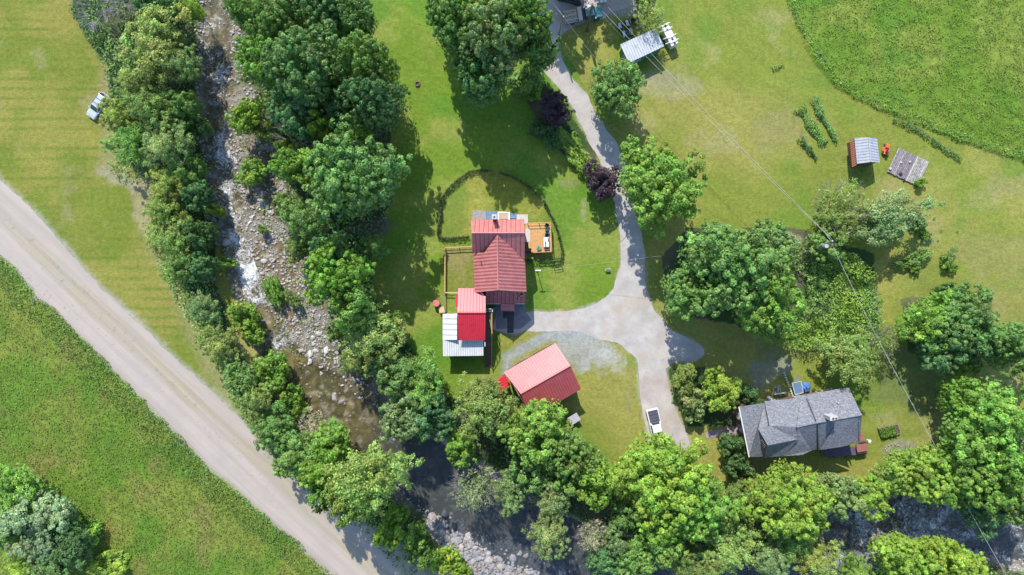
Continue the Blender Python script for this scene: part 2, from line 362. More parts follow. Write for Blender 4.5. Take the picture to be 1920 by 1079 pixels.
ROAD = [(-260,130),(-60,280),(0,338),(50,385),(82,420),(125,467),(190,540),(250,595),(317,662),(375,715),(435,770),(470,808),(500,857),(550,900),(620,945),(685,985),(730,1010),(780,1047),(842,1079),(1010,1160),
        (900,1290),(760,1180),(625,1079),(550,1010),(480,950),(425,897),(400,882),(357,840),(325,807),(287,767),(225,705),(175,652),(125,605),(102,577),(75,560),(66,562),(62,541),(25,497),(0,477),(-60,420),(-300,215)]
DRIVE = [(975,-80),(985,-30),(995,0),(1006,30),(1018,70),(1011,122),(1028,142),(1042,160),(1072,200),(1090,237),(1107,270),(1125,300),(1148,360),(1160,420),(1163,470),(1163,500),(1155,522),(1151,541),(1135,560),(1112,570),(1095,577),(1055,583),(997,584),
         (930,584),(925,618),(932,622),(960,626),(975,625),(982,620),(1005,622),(1042,620),(1090,622),(1122,635),(1165,647),(1192,672),(1197,690),(1212,706),(1240,704),(1246,692),
         (1262,681),(1305,677),(1320,665),(1316,648),(1260,620),(1225,580),(1212,540),(1207,470),(1200,435),(1185,370),(1168,300),(1157,270),(1135,240),(1122,220),(1102,180),(1075,147),(1052,105),(1044,70),(1036,30),(1025,0),(1015,-80)]
PARKING = [(1012,-60),(1022,0),(1034,40),(1046,75),(1060,60),(1080,50),(1098,42),(1130,38),(1142,28),(1150,22),(1185,12),(1215,4),(1216,-60)]
LANE = [(1196,690),(1198,700),(1200,740),(1206,780),(1214,812),(1224,850),(1300,850),(1285,808),(1272,780),(1260,752),(1253,715),(1248,691),(1240,700),(1212,702)]
PATH = [(1322,812),(1350,804),(1390,799),(1390,812),(1352,818),(1324,822)]
def sheet(name, poly, z, mat, jit=0.12, step=0.5, off=0.0):
    pts = PX(poly); out = []
    for i in range(len(pts)):
        a = pts[i]; b = pts[(i+1) % len(pts)]; L = math.hypot(b[0]-a[0], b[1]-a[1]); n = max(1, int(L/step))
        for k in range(n):
            t = k/n; out.append((a[0]+(b[0]-a[0])*t, a[1]+(b[1]-a[1])*t))
    x = np.array([p[0] for p in out]); y = np.array([p[1] for p in out])
    x = x+jit*4*(fbm(x, y, 1.6, 21+off)-0.5); y = y+jit*4*(fbm(x, y, 1.6, 31+off)-0.5)
    v = [Vector((a, b, z)) for a, b in zip(x, y)]; tri = tessellate_polygon([v])
    me = bpy.data.meshes.new(name); me.from_pydata([tuple(p) for p in v], [], [tuple(t) for t in tri]); me.update()
    if me.polygons and me.polygons[0].normal.z < 0: me.flip_normals()
    me.materials.append(mat); o = link(name, me); return tag(o, kind='structure')

def axis(lo, hi, step, far):
    a = list(np.arange(lo, hi+1e-6, step)); d = step
    up = []; v = a[-1]
    while v < far: d *= 1.75; v += d; up.append(v)
    d = step; dn = []; v = a[0]
    while v > -far: d *= 1.75; v -= d; dn.append(v)
    return np.array(dn[::-1]+a+up)
gx = axis(-92.0, 92.0, 0.27, 4000.0); gy = axis(-56.0, 56.0, 0.27, 4000.0)
X, Y = np.meshgrid(gx, gy)
Zg, dC, dWt = creek_z(X, Y)
jx = X+1.2*(fbm(X, Y, 3.0, 40)-0.5); jy = Y+1.2*(fbm(X, Y, 3.0, 50)-0.5)
PXX = X*F/CAMH+960.0; PYY = 539.5-Y*F/CAMH
def zone(poly, soft=1.0): return inside(X+(jx-X)*soft, Y+(jy-Y)*soft, PX(poly))
A = np.zeros(X.shape+(3,))
def C(*c): return np.array(c)
n_big = fbm(X, Y, 14.0, 1)[..., None]; n_mid = fbm(X, Y, 3.5, 2)[..., None]; n_fine = fbm(X, Y, 0.9, 4)[..., None]; n_t = fbm(X, Y, 6.0, 6)[..., None]
def mx(a, b, t): return a+(b-a)*np.clip(t, 0, 1)
def zmask(m): return m[..., None].astype(float)
lawn_e = mx(C(.200,.215,.034), C(.275,.240,.055), smooth(.38, .62, n_big)); lawn_e = mx(lawn_e, C(.34,.275,.115), smooth(.58, .80, n_t)*.55)
lawn_e = mx(lawn_e, C(.145,.210,.028), smooth(.55, .75, fbm(X, Y, 9.0, 9)[..., None])*.8)
A[:] = lawn_e
# arcs left by the mower on the east lawn
rr = np.hypot(X-55, Y-60); arc = (0.5+0.5*np.sin(rr*2.2+3*fbm(X, Y, 10, 60)))[..., None]
A = A*(1+0.07*(arc-0.5))
lawn_c = mx(C(.150,.215,.022), C(.225,.245,.045), smooth(.40, .66, n_t)); lawn_c = mx(lawn_c, C(.105,.205,.020), smooth(.5, .7, fbm(X, Y, 8.0, 12)[..., None])*.8)
ang = (0.5+0.5*np.sin((X*0.5+Y*0.86)*3.4+2*fbm(X, Y, 8, 61)))[..., None]
lawn_c = lawn_c*(1+0.06*(ang-0.5))
m = zone([(690,-100),(800,-100),(1010,-60),(1060,100),(1165,290),(1165,420),(1163,500),(1150,560),(1095,577),(930,590),(940,700),(870,760),(780,700),(740,560),(690,470),(745,350),(745,200),(690,60)]); A = mx(A, lawn_c, zmask(m))
yard = mx(C(.215,.225,.035), C(.27,.245,.05), smooth(.4, .6, n_mid)); yard = yard*(0.8+0.4*n_fine)
m = inside(X, Y, PX([(884,444),(850,446),(829,446),(820,438),(824,405),(829,372),(860,338),(884,321),(931,322),(960,331),(990,348),(1019,378),(1033,402),(1050,445),(1053,484),(987,488),(884,470)])); A = mx(A, mx(yard, C(.17,.21,.035), smooth(.45, .7, n_t)), zmask(m))
m = inside(X, Y, PX([(836,465),(886,463),(890,540),(860,549),(836,549)])); A = mx(A, mx(C(.19,.20,.035), C(.245,.20,.07), smooth(.4, .7, n_mid)), zmask(m))
# west field, mown in horizontal strips
lawn_w = mx(C(.170,.186,.026), C(.250,.215,.045), smooth(.36, .66, n_t)); strip = (0.5+0.5*np.sin(Y*2*math.pi/(1.62)+3.0*fbm(X, Y*2.0, 11, 62)))[..., None]
lawn_w = mx(lawn_w, C(.125,.165,.022), smooth(.55, 1.0, strip)*(.08+.60*smooth(.38, .66, fbm(X, Y*5, 9.0, 63)[..., None])))
lawn_w = mx(lawn_w, C(.30,.245,.11), smooth(.62, .80, fbm(X, Y, 4.0, 64)[..., None])*.5)
m = zone([(-4000,-4000),(300,-4000),(240,0),(215,130),(210,300),(275,330),(290,440),(330,540),(385,640),(440,740),(470,810),(190,545),(0,345),(-4000,-3000)]); A = mx(A, lawn_w, zmask(m))
# dry verge of that field beside the trees
dv, _ = pdist(X, Y, PX([(205,120),(205,300),(270,330),(280,450),(330,540),(365,640),(430,740)])); A = mx(A, C(.30,.24,.115), (smooth(3.2, .5, dv+1.5*fbm(X, Y, 2, 66))*.65)[..., None])
# meadow south of the road
mead = mx(C(.110,.185,.020), C(.185,.205,.034), smooth(.38, .62, n_t)); mead = mx(mead, C(.21,.165,.05), smooth(.62, .8, fbm(X, Y, 5.5, 67)[..., None])*.7)
mead = mead*(0.72+0.56*n_fine)
MEADOW = [(-300,215),(-60,420),(0,477),(62,541),(66,562),(102,577),(125,605),(175,652),(225,705),(287,767),(325,807),(357,840),(400,882),(480,950),(550,1010),(625,1079),(760,1180),(900,1400),(-600,1400)]
m = zone(MEADOW[:-2]+[(900,5000),(-4000,5000),(-4000,215)], .4); A = mx(A, mead, zmask(m))
# hay field north-east
hay = mx(C(.125,.200,.020), C(.19,.225,.035), smooth(.38, .62, n_t)); hay = mx(hay, C(.085,.19,.018), smooth(.55, .72, fbm(X, Y, 6.0, 69)[..., None])*.7); hay = hay*(0.78+0.44*n_fine)
rows = (0.5+0.5*np.sin((Y+0.42*X+2*fbm(X, Y, 12, 70))*2.6))[..., None]; rk = smooth(.5, .7, fbm(X, Y, 16, 71)[..., None])
hay = hay*(1-0.22*smooth(.6, 1, rows)*rk)
HAY = [(1462,-80),(1475,0),(1487,35),(1500,62),(1512,92),(1530,120),(1553,148),(1580,172),(1620,192),(1645,205),(1700,225),(1745,243),(1800,266),(1850,282),(1920,304),(2100,370)]
m = zone(HAY+[(6000,800),(6000,-6000),(1462,-6000)], .25); A = mx(A, hay, zmask(m))
# woodland floor along the creek and under the big trees
LBANK = [(150,-60),(370,-60),(378,100),(385,300),(400,420),(402,520),(440,640),(470,700),(560,780),(680,850),(760,920),(795,970),(800,1040),(830,1090),(760,1079),(690,1000),(560,910),(478,815),(430,720),(370,600),(335,520),(290,440),(290,340),(225,300),(210,200),(200,130),(135,20)]
RBANK = [(440,-60),(690,-60),(695,60),(735,200),(735,380),(700,480),(700,560),(760,640),(830,740),(930,760),(1000,800),(1120,860),(1150,930),(1180,985),(1380,960),(1420,900),(1640,915),(1720,860),(1960,760),(1960,960),(1800,925),(1700,925),(1560,955),(1480,1030),(1330,1085),(1200,1079),(1080,1015),(950,960),(850,905),(760,830),(700,790),(650,700),(570,560),(530,420),(510,300),(445,180)]
SBANK = [(1500,1130),(1560,1075),(1640,1050),(1750,1045),(1900,1065),(2100,1110),(2100,1400),(900,1400),(900,1160),(1060,1130),(1250,1160)]
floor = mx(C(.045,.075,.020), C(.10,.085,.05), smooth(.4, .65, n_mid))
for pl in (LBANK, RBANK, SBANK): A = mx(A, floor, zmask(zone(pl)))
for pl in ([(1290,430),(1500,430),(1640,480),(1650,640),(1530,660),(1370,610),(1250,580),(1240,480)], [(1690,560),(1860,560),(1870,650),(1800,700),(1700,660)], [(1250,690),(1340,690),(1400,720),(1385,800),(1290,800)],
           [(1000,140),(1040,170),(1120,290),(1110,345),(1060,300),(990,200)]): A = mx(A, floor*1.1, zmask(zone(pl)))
# bare ground
def patch(cx, cy, rx, ry, c, k=1.0, rot=0.0, s=1.5):
    global A
    wx, wy = W2(cx, cy); dx, dy = X-wx, Y-wy; q = math.cos(rot); r_ = math.sin(rot)
    u = (dx*q+dy*r_)/M(rx); v_ = (-dx*r_+dy*q)/M(ry)
    d = np.hypot(u, v_)+s*(fbm(X, Y, 2.2, cx*.1)-0.5)
    A = mx(A, C(*c)*(0.8+0.4*n_fine), (smooth(1.1, .55, d)*k)[..., None])
grav = (.36,.33,.30)
patch(1100,655,75,38,grav,.9,-.35); patch(1140,668,50,22,(.38,.345,.30),.7,-.5); patch(1080,630,60,14,grav,.9)
for line, w_ in (([(948,700),(952,672),(980,655),(1020,636),(1050,627),(1090,626)], 11), ([(945,668),(965,655),(1000,637),(1040,622)], 7), ([(950,690),(1000,668),(1040,648),(1060,638)], 5)):
    dd, _ = pdist(X, Y, PX(line)); A = mx(A, C(.33,.32,.32)*(0.8+0.4*n_fine), (smooth(M(w_)+.5, M(w_)-.6, dd+.6*fbm(X, Y, 1.5, 80))*.9)[..., None])
patch(1180,735,9,60,(.24,.21,.08),.5); patch(1445,695,55,34,(.24,.215,.19),.6,0,1.8); patch(1255,165,70,30,(.33,.28,.17),.4); patch(1340,270,60,30,(.32,.27,.15),.3); patch(1180,20,40,10,grav,.7,.2)
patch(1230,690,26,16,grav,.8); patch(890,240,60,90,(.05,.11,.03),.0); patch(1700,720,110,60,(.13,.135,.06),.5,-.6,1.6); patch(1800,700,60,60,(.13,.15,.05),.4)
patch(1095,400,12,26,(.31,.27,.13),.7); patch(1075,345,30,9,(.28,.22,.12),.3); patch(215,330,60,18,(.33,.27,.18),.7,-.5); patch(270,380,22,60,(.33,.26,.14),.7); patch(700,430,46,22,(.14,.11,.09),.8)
patch(1120,960,26,22,(.17,.12,.07),.9); patch(1480,450,50,16,(.38,.31,.24),.7,-.35); patch(1235,150,40,14,(.3,.25,.18),.4); patch(1680,842,36,18,(.27,.24,.17),.8); patch(1740,850,30,12,(.3,.27,.2),.6)
patch(1650,782,24,10,(.27,.24,.10),.5); patch(1850,480,80,50,(.27,.22,.08),.5); patch(1900,350,60,30,(.28,.22,.09),.5); patch(1470,230,60,60,(.27,.23,.09),.5); patch(1890,590,60,120,(.25,.21,.06),.5); patch(1720,520,50,80,(.2,.215,.05),.4)
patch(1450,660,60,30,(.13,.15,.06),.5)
# verges beside the roads
for pl, w_ in ((ROAD, 1.3), (LANE, .7), (DRIVE, .5)):
    pts = PX(pl); dd, _ = pdist(X, Y, pts+pts[:1]); A = mx(A, C(.38,.335,.28), (smooth(w_, 0, dd+.9*(fbm(X, Y, 1.1, 90)-.3))*.75)[..., None])
# the boulder bank and the ragged ends of the drive
RIP = [(792,960),(870,980),(905,1005),(960,1015),(1005,1040),(1070,1068),(1070,1110),(880,1110),(850,1060),(815,1020)]
A = mx(A, C(.27,.255,.25)*(.5+n_fine), zmask(zone(RIP, .8)))
# creek bed
bed = mx(C(.30,.27,.245), C(.22,.165,.105), smooth(.40, .62, n_mid)); bed = mx(bed, C(.42,.39,.36), smooth(.5, .68, n_fine)); bed = mx(bed, C(.11,.14,.035), smooth(.56, .70, fbm(X, Y, 4.5, 95)[..., None])*.8)
brown = smooth(640, 700, PYY)*smooth(790, 700, PXX); bed = mx(bed, C(.15,.11,.06)*(0.6+0.8*n_fine), brown[..., None]*.6)
bed = bed*C(.78,.70,.62)
A = mx(A, bed, smooth(.2, -.8, dC)[..., None]); wet = mx(C(.20,.145,.055), C(.085,.075,.03), smooth(.42, .6, n_mid)); wet = mx(wet, C(.36,.29,.19), smooth(.56, .72, fbm(X, Y, 1.1, 99)[..., None])); A = mx(A, wet*(0.15+1.7*fbm(X, Y, .6, 55)[..., None]), (smooth(.3, -.5, dWt)*smooth(.2, -.8, dC))[..., None]*.9)
A = A*(0.90+0.20*n_mid)*.86*np.array([.90, 1.0, 1.0])
tuft = (fbm(X, Y, 0.7, 97)-0.5)*0.10
Zg = Zg+tuft*np.where(dC > 0, 0.0, 1.0)
m = zone(HAY+[(6000,800),(6000,-6000),(1462,-6000)], .25); Zg = Zg+np.where(m, .28+.45*(fbm(X, Y, 1.1, 98)-0.5), 0)
ny, nx = X.shape
gv = np.stack([X.ravel(), Y.ravel(), Zg.ravel()], 1); ii = np.arange(ny*nx).reshape(ny, nx)
gf = np.stack([ii[:-1, :-1].ravel(), ii[:-1, 1:].ravel(), ii[1:, 1:].ravel(), ii[1:, :-1].ravel()], 1)
gme = np_mesh('ground', gv, gf, A.reshape(-1, 3), [MAT['ground']]); gme.polygons.foreach_set('use_smooth', np.ones(len(gf), bool))
tag(link('ground', gme), kind='structure')
sheet('gravel_road', ROAD, 0.012, MAT['road'], .22)
sheet('driveway', DRIVE, 0.020, MAT['asphalt'], .17, off=1)
sheet('parking_area', PARKING, 0.012, MAT['dust'], .10, off=2)
sheet('farm_lane', LANE, 0.012, MAT['dust'], .08, off=3)
sheet('garden_path', PATH, 0.03, MAT['path'], .02, off=4)
sheet('sealed_apron', [(928,570),(985,570),(985,584),(996,600),(984,611),(976,617),(930,617)], 0.026, plain('dark_apron', (.17,.17,.18), .9, 0, .25, 1.5), .01, off=5)
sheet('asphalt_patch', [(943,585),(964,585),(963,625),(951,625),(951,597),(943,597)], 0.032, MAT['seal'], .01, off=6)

# water: one ribbon following the creek
wv, wf, wc = [], [], []; wx_ = []
for i in range(len(WATER)-1):
    a, b = WATER[i], WATER[i+1]
    for k in range(8):
        t = k/8; wx_.append([a[j]+(b[j]-a[j])*t for j in range(5)])
wx_.append(list(WATER[-1])); nw = 17
for i, (px_, py_, hw, fo, dp) in enumerate(wx_):
    p = wx_[max(0, i-1)]; q = wx_[min(len(wx_)-1, i+1)]; a = W2(p[0], p[1]); b = W2(q[0], q[1])
    dx, dy = b[0]-a[0], b[1]-a[1]; L = math.hypot(dx, dy); nx_, ny_ = -dy/L, dx/L; c = W2(px_, py_)
    for j in range(nw):
        s_ = (j/(nw-1)*2-1)*(M(hw)*1.45+.6); wv.append((c[0]+nx_*s_, c[1]+ny_*s_, -0.93)); e = abs(j/(nw-1)*2-1); wc.append((fo*(1-.25*e*e), dp, 0))
for i in range(len(wx_)-1):
    for j in range(nw-1):
        a = i*nw+j; wf.append((a, a+nw, a+nw+1, a+1))
wme = np_mesh('water', np.array(wv), np.array(wf), np.array(wc), [MAT['water']])
tag(link('water', wme), kind='structure')

# ================================================================ LEAVES
def leaf_arrays(c, n, s, col, jit=0.5, thin=0.62):
    """c centres, n normals, s sizes, col colours -> four-sided leaf clumps"""
    k = len(c); n = n+rng.normal(0, jit, (k, 3)); n /= np.linalg.norm(n, axis=1)[:, None]+1e-9
    r = rng.normal(0, 1, (k, 3)); a = np.cross(n, r); a /= np.linalg.norm(a, axis=1)[:, None]+1e-9; b = np.cross(n, a)
    s = s[:, None]*0.5; w = thin
    v = np.stack([c+a*s, c+b*s*w+a*s*.12, c-a*s, c-b*s*w+a*s*.12], 1).reshape(-1, 3)
    f = np.arange(4*k).reshape(k, 4); return v, f, np.repeat(col, 4, 0)
def crown_mesh(name, seed, style, leaf, n_lobe, n_leaf):
    g = np.random.default_rng(seed); ph = g.uniform(0, 6.28, 6); fe = style == 'feather'
    def out(th): return 1+0.10*np.sin(2*th+ph[0])+0.10*np.sin(3*th+ph[1])+0.08*np.sin(5*th+ph[2])
    # big lobes, spread so that they do not sit on one another
    L = []
    for k in range(4000):
        if len(L) >= n_lobe: break
        th = g.uniform(0, 6.283); u = math.sqrt(g.uniform(0, 1))*.86; r = g.uniform(.17, .34)*(1.15-.4*u)*(14/n_lobe)**.33
        z = math.sqrt(max(0, 1-u*u))*g.uniform(.55, 1.0)-r*.6; q = float(out(th)); c = np.array([u*q*math.cos(th), u*q*math.sin(th), z])
        if all(np.linalg.norm((c-l[0])*[1, 1, .6]) > .46*(r+l[1]) for l in L): L.append((c, r))
    P, Nn, Cc = [], [], []
    tot = sum(l[1]**2 for l in L)
    for c, r in L:
        lt = np.clip(g.normal(1, .11), .75, 1.3); lh = np.clip(g.normal(1, .08), .8, 1.25)
        m = max(5, int((16 if not fe else 12)*(r/.25)**2)); d = g.normal(0, 1, (m, 3)); d[:, 2] = np.abs(d[:, 2])-.35; d /= np.linalg.norm(d, axis=1)[:, None]
        sc = c+d*r*g.uniform(.7, 1.12 if not fe else 1.5, (m, 1)); sr = r*g.uniform(.30, .52, m)
        st = np.clip(g.normal(1, .14, m), .65, 1.45)*lt; cnt = max(8, int(n_leaf*r*r/tot/m)); idx = np.repeat(np.arange(m), cnt); K = len(idx)
        e = g.normal(0, 1, (K, 3)); e[:, 2] = np.abs(e[:, 2])-.25; e /= np.linalg.norm(e, axis=1)[:, None]
        rad = g.uniform(.7, 1.12, K) if not fe else g.uniform(.2, 1.45, K)
        p = sc[idx]+e*(sr[idx]*rad)[:, None]; P.append(p); w = (p-c)/np.linalg.norm(p-c, axis=1)[:, None]
        Nn.append(e*.75+w*.6+np.array([0, 0, .15 if not fe else .6])); cl = np.ones((K, 3))*(st[idx]*g.normal(1, .13, K))[:, None]; cl[:, 0] *= lh*g.normal(1, .08, K); Cc.append(cl)
    p = np.concatenate(P); nrm = np.concatenate(Nn); col = np.concatenate(Cc); hot = g.random(len(p)) < .05; col[hot] *= np.array([1.7, 1.4, 1.3]); sz = leaf*g.uniform(.6, 1.4, len(p))
    k = int(len(p)*.22); q = g.normal(0, 1, (k, 3)); q /= np.linalg.norm(q, axis=1)[:, None]; q *= (g.uniform(.3, .84 if not fe else .66, k))[:, None]; q[:, 2] = np.abs(q[:, 2])*.8-.3
    t2 = np.arctan2(q[:, 1], q[:, 0]); q[:, :2] *= out(t2)[:, None]
    p = np.concatenate([p, q]); nrm = np.concatenate([nrm, q+np.array([0, 0, .6])]); sz = np.concatenate([sz, leaf*g.uniform(1.3, 2.4, k)]); col = np.concatenate([col, np.ones((k, 3))*.9])
    v, f, c = leaf_arrays(p, nrm, sz, np.clip(col, .3, 2.4), .38 if not fe else .6)
    return np_mesh(name, v, f, c, [MAT['leaf']])
def limbs_mesh(name, seed, mat, spread=1.0, twigs=0, rad=.03, n=7):
    g = random.Random(seed); mb = MB()
    mb.tube((0, 0, -.04), (0, 0, .25), rad*1.35, rad, 8); mb.tube((0, 0, .25), (.01, .02, .52), rad, rad*.7, 7)
    for i in range(n):
        a = 2*math.pi*i/n+g.uniform(-.3, .3); z0 = g.uniform(.22, .5); l1 = g.uniform(.3, .45)*spread
        p = (math.cos(a)*l1, math.sin(a)*l1, z0+g.uniform(.12, .28)); mb.tube((0, 0, z0), p, rad*.55, rad*.32, 5)
        for k in range(3+twigs):
            b = a+g.uniform(-.8, .8); l2 = g.uniform(.25, .5)*spread
            q = (p[0]+math.cos(b)*l2, p[1]+math.sin(b)*l2, p[2]+g.uniform(.02, .25)); mb.tube(p, q, rad*.28, rad*.10, 4)
            for j in range(twigs):
                c = b+g.uniform(-.7, .7); l3 = g.uniform(.1, .25)*spread; t = g.uniform(.3, 1)
                s_ = tuple(p[m_]+(q[m_]-p[m_])*t for m_ in range(3)); mb.tube(s_, (s_[0]+math.cos(c)*l3, s_[1]+math.sin(c)*l3, s_[2]+g.uniform(0, .12)), rad*.14, rad*.06, 3)
    me = bpy.data.meshes.new(name); me.from_pydata(mb.v, [], mb.f); me.update(); me.materials.append(mat); return me
CR = {'L': [crown_mesh('crown_large', 100+i, 'lobed', .046, 60, 22000) for i in range(5)],
      'M': [crown_mesh('crown_medium', 200+i, 'lobed', .066, 26, 10000) for i in range(5)],
      'F': [crown_mesh('crown_feathery', 300+i, 'feather', .052, 26, 11500) for i in range(5)],
      'T': [crown_mesh('crown_thin', 400+i, 'feather', .055, 20, 2600) for i in range(2)],
      'S': [crown_mesh('crown_shrub', 500+i, 'lobed', .12, 11, 2600) for i in range(5)]}
LIMB = [limbs_mesh('trunk', 600+i, MAT['bark']) for i in range(3)]; DEAD = [limbs_mesh('branches', 700+i, MAT['twig'], 1.5, 5, .022, 11) for i in range(2)]
# ================================================================ BUILDINGS
def clip_poly(poly, nx_, ny_, lo, hi):
    """part of a 3D polygon between two upright planes lo <= p.n <= hi"""
    for sgn, lim in ((1, lo), (-1, -hi)):
        out = []; m = len(poly)
        for i in range(m):
            a, b = poly[i], poly[(i+1) % m]; da = sgn*(a[0]*nx_+a[1]*ny_)-lim; db = sgn*(b[0]*nx_+b[1]*ny_)-lim
            if da >= 0: out.append(a)
            if (da >= 0) != (db >= 0):
                t = da/(da-db); out.append(tuple(a[k]+(b[k]-a[k])*t for k in range(3)))
        poly = out
        if len(poly) < 3: return []
    return poly
def ccw(poly):
    s = sum(poly[i][0]*poly[(i+1) % len(poly)][1]-poly[(i+1) % len(poly)][0]*poly[i][1] for i in range(len(poly)))
    return poly if s > 0 else poly[::-1]
def planar(poly):
    """least-squares plane of a roof face; every corner moved onto it along the line to the drone"""
    p = np.array(poly); c = p.mean(0); n = np.linalg.svd(p-c)[2][2]; out = []
    for q in p:
        d = q-np.array([0, 0, CAMH]); t_ = n.dot(c-np.array([0, 0, CAMH]))/n.dot(d); out.append(tuple(np.array([0, 0, CAMH])+d*t_))
    return out
def metal_roof(root, faces, mat, pitch, rib=.05, ribh=.05, joined=False, ribmat=None, name='roof', jitter=0.0):
    """faces: list of (polygon in 3D, seam direction in photo pixels); seams run along that direction"""
    faces = [(planar(p_), d_) for p_, d_ in faces]; base = MB()
    for poly, d in faces: base.slab(ccw(poly), .10, -.035)
    ro = build(base, name, MAT[KEY[mat.name]+'_lap'], root, True); gp = .034 if pitch > .5 else .026
    for poly, d in faces:
        L = math.hypot(*d); nx_, ny_ = d[1]/L, d[0]/L       # normal of the seams on the ground (photo y points down)
        vals = [p[0]*nx_+p[1]*ny_ for p in poly]; lo, hi = min(vals), max(vals); n = max(1, round((hi-lo)/pitch)); st = (hi-lo)/n; allm = MB()
        for k in range(n):
            mb = allm if joined else MB()
            q = clip_poly(poly, nx_, ny_, lo+k*st+gp, lo+(k+1)*st-gp)
            if q: mb.slab(ccw(q), .032, rnd.uniform(-jitter, jitter))
            q = clip_poly(poly, nx_, ny_, lo+(k+1)*st-rib-gp, lo+(k+1)*st-gp)
            if q: mb.slab(ccw(q), .03, ribh)
            if not joined and mb.v: build(mb, 'roof_panel', mat, ro, True)
        if joined: build(allm, 'corrugated_sheet', mat, ro, True)
    return ro
def ridge(root, pts, mat, w=.16, name='ridge_cap'):
    mb = MB()
    for a, b in zip(pts, pts[1:]): mb.tube((a[0], a[1], a[2]+.02), (b[0], b[1], b[2]+.02), w*.5, None, 6)
    return build(mb, name, mat, root, True)
WZ = 0.0
def walls(root, pts, top, mat, name='wall', z0=-.1):
    """pts: ground outline in photo pixels as it stands at z=0; one mesh per wall, butted"""
    P = PX(pts, WZ); n = len(P); cx = sum(p[0] for p in P)/n; cy = sum(p[1] for p in P)/n; out = []
    tp = top if isinstance(top, (list, tuple)) else [top]*n
    for i in range(n):
        a, b = P[i], P[(i+1) % n]; th = .15; dx, dy = b[0]-a[0], b[1]-a[1]; L = math.hypot(dx, dy); nx_, ny_ = -dy/L, dx/L
        if (cx-a[0])*nx_+(cy-a[1])*ny_ < 0: nx_, ny_ = -nx_, -ny_
        ux, uy = dx/L*.152, dy/L*.152
        a2 = (a[0]+ux, a[1]+uy); ta, tb = tp[i], tp[(i+1) % n]
        out.append(build(MB().hexa([(a2[0], a2[1], z0), (b[0], b[1], z0), (b[0]+nx_*th, b[1]+ny_*th, z0), (a2[0]+nx_*th, a2[1]+ny_*th, z0)],
            [(a2[0], a2[1], ta), (b[0], b[1], tb), (b[0]+nx_*th, b[1]+ny_*th, tb), (a2[0]+nx_*th, a2[1]+ny_*th, ta)]), name, mat, root, True))
    return out
def window(root, a, b, t, z, w, h, centre, frame=None):
    """a window on the wall line a-b (photo pixels), t along it, sill height z; centre tells which side is inside"""
    A_, B_, Cc = W2(*a, WZ), W2(*b, WZ), W2(*centre, WZ); dx, dy = B_[0]-A_[0], B_[1]-A_[1]; L = math.hypot(dx, dy); dx /= L; dy /= L; nx_, ny_ = -dy, dx
    if (Cc[0]-A_[0])*nx_+(Cc[1]-A_[1])*ny_ > 0: nx_, ny_ = -nx_, -ny_
    mx_, my_ = A_[0]+dx*L*t, A_[1]+dy*L*t; rz = math.atan2(dy, dx); fr = MB()
    def bx(u, zz, su, sz, off, th): fr_.box(mx_+dx*u+nx_*off, my_+dy*u+ny_*off, zz, su, th, sz, rz)
    fr_ = fr
    for s_ in (-1, 1): bx(s_*w/2, z+h/2, .09, h+.09, .03, .06)
    bx(0, z, w-.092, .09, .03, .06); bx(0, z+h, w-.092, .09, .03, .06); bx(0, z+h/2, w-.092, .05, .028, .05)
    fo = build(fr, 'window', frame or MAT['white'], root, True); fr_ = MB(); bx(0, z+h/2, w-.10, h-.10, .012, .02); build(fr_, 'pane', MAT['glass'], fo, True)
def door(root, a, b, t, w, h, centre, mat):
    A_, B_, Cc = W2(*a, WZ), W2(*b, WZ), W2(*centre, WZ); dx, dy = B_[0]-A_[0], B_[1]-A_[1]; L = math.hypot(dx, dy); dx /= L; dy /= L; nx_, ny_ = -dy, dx
    if (Cc[0]-A_[0])*nx_+(Cc[1]-A_[1])*ny_ > 0: nx_, ny_ = -nx_, -ny_
    mx_, my_ = A_[0]+dx*L*t, A_[1]+dy*L*t; rz = math.atan2(dy, dx)
    d = build(MB().box(mx_+nx_*.03, my_+ny_*.03, h/2+.05, w, .06, h, rz), 'door', mat, root, True)
    build(MB().box(mx_+dx*w*.4+nx_*.08, my_+dy*w*.4+ny_*.08, 1.05, .05, .06, .12, rz), 'handle', MAT['steel'], d, True)

# ---- main house
WZ = 6.2
H = thing('farmhouse', 'tall house with faded red standing seam cross-gable roof inside the driveway bend', 'house', W(934, 500))
ridN = 9.5
# north wing
nw_, ne_ = W(884.5, 437, ridN), W(984, 437, ridN)
fN = ([W(883, 412, 6.7), W(982, 411.5, 6.7), ne_, nw_], (0, 1))
fS = ([nw_, ne_, W(984, 475.5, 6.4), W(960, 475.5, 6.4), W(934.5, 441, 9.1), W(908, 475.5, 6.4), W(885.5, 475.5, 6.4)], (0, 1))
# the notch above is not convex: split it left and right of the crossing gable
fS1 = ([nw_, W(932.5, 437, ridN), W(932.5, 441.5, 9.12), W(908, 475.5, 6.4), W(885.5, 475.5, 6.4)], (0, 1))
fS2 = ([W(932.7, 437, ridN), ne_, W(984, 488, 6.2), W(978, 484, 6.3), W(932.7, 441.5, 9.12)], (0, 1))
rg0, rg1 = W(932.5, 441, 9.45), W(933.7, 544.5, 9.45)
fW = ([rg0, rg1, W(911, 546.5, 7.3), W(889.5, 549, 5.9), W(888.0, 488, 5.9), W(889, 474.5, 6.45), W(908, 474, 6.7)], (1, -.06))
fE = ([rg0, W(958, 463, 7.6), W(984.5, 491, 6.0), W(987, 547.8, 6.0), rg1], (1, .05))
metal_roof(H, [fN, fS1, fS2], MAT['red_faded'], .66, .05, .06)
metal_roof(H, [fW, fE], MAT['red_faded'], .53, .05, .09)
ridge(H, [nw_, ne_], MAT['red_faded'], .22); ridge(H, [rg0, rg1], MAT['red_faded'], .22)
walls(H, [(886,415),(980.5,415),(980.5,472),(886,472)], [6.6, 6.6, 6.0, 6.0], MAT['cream'])
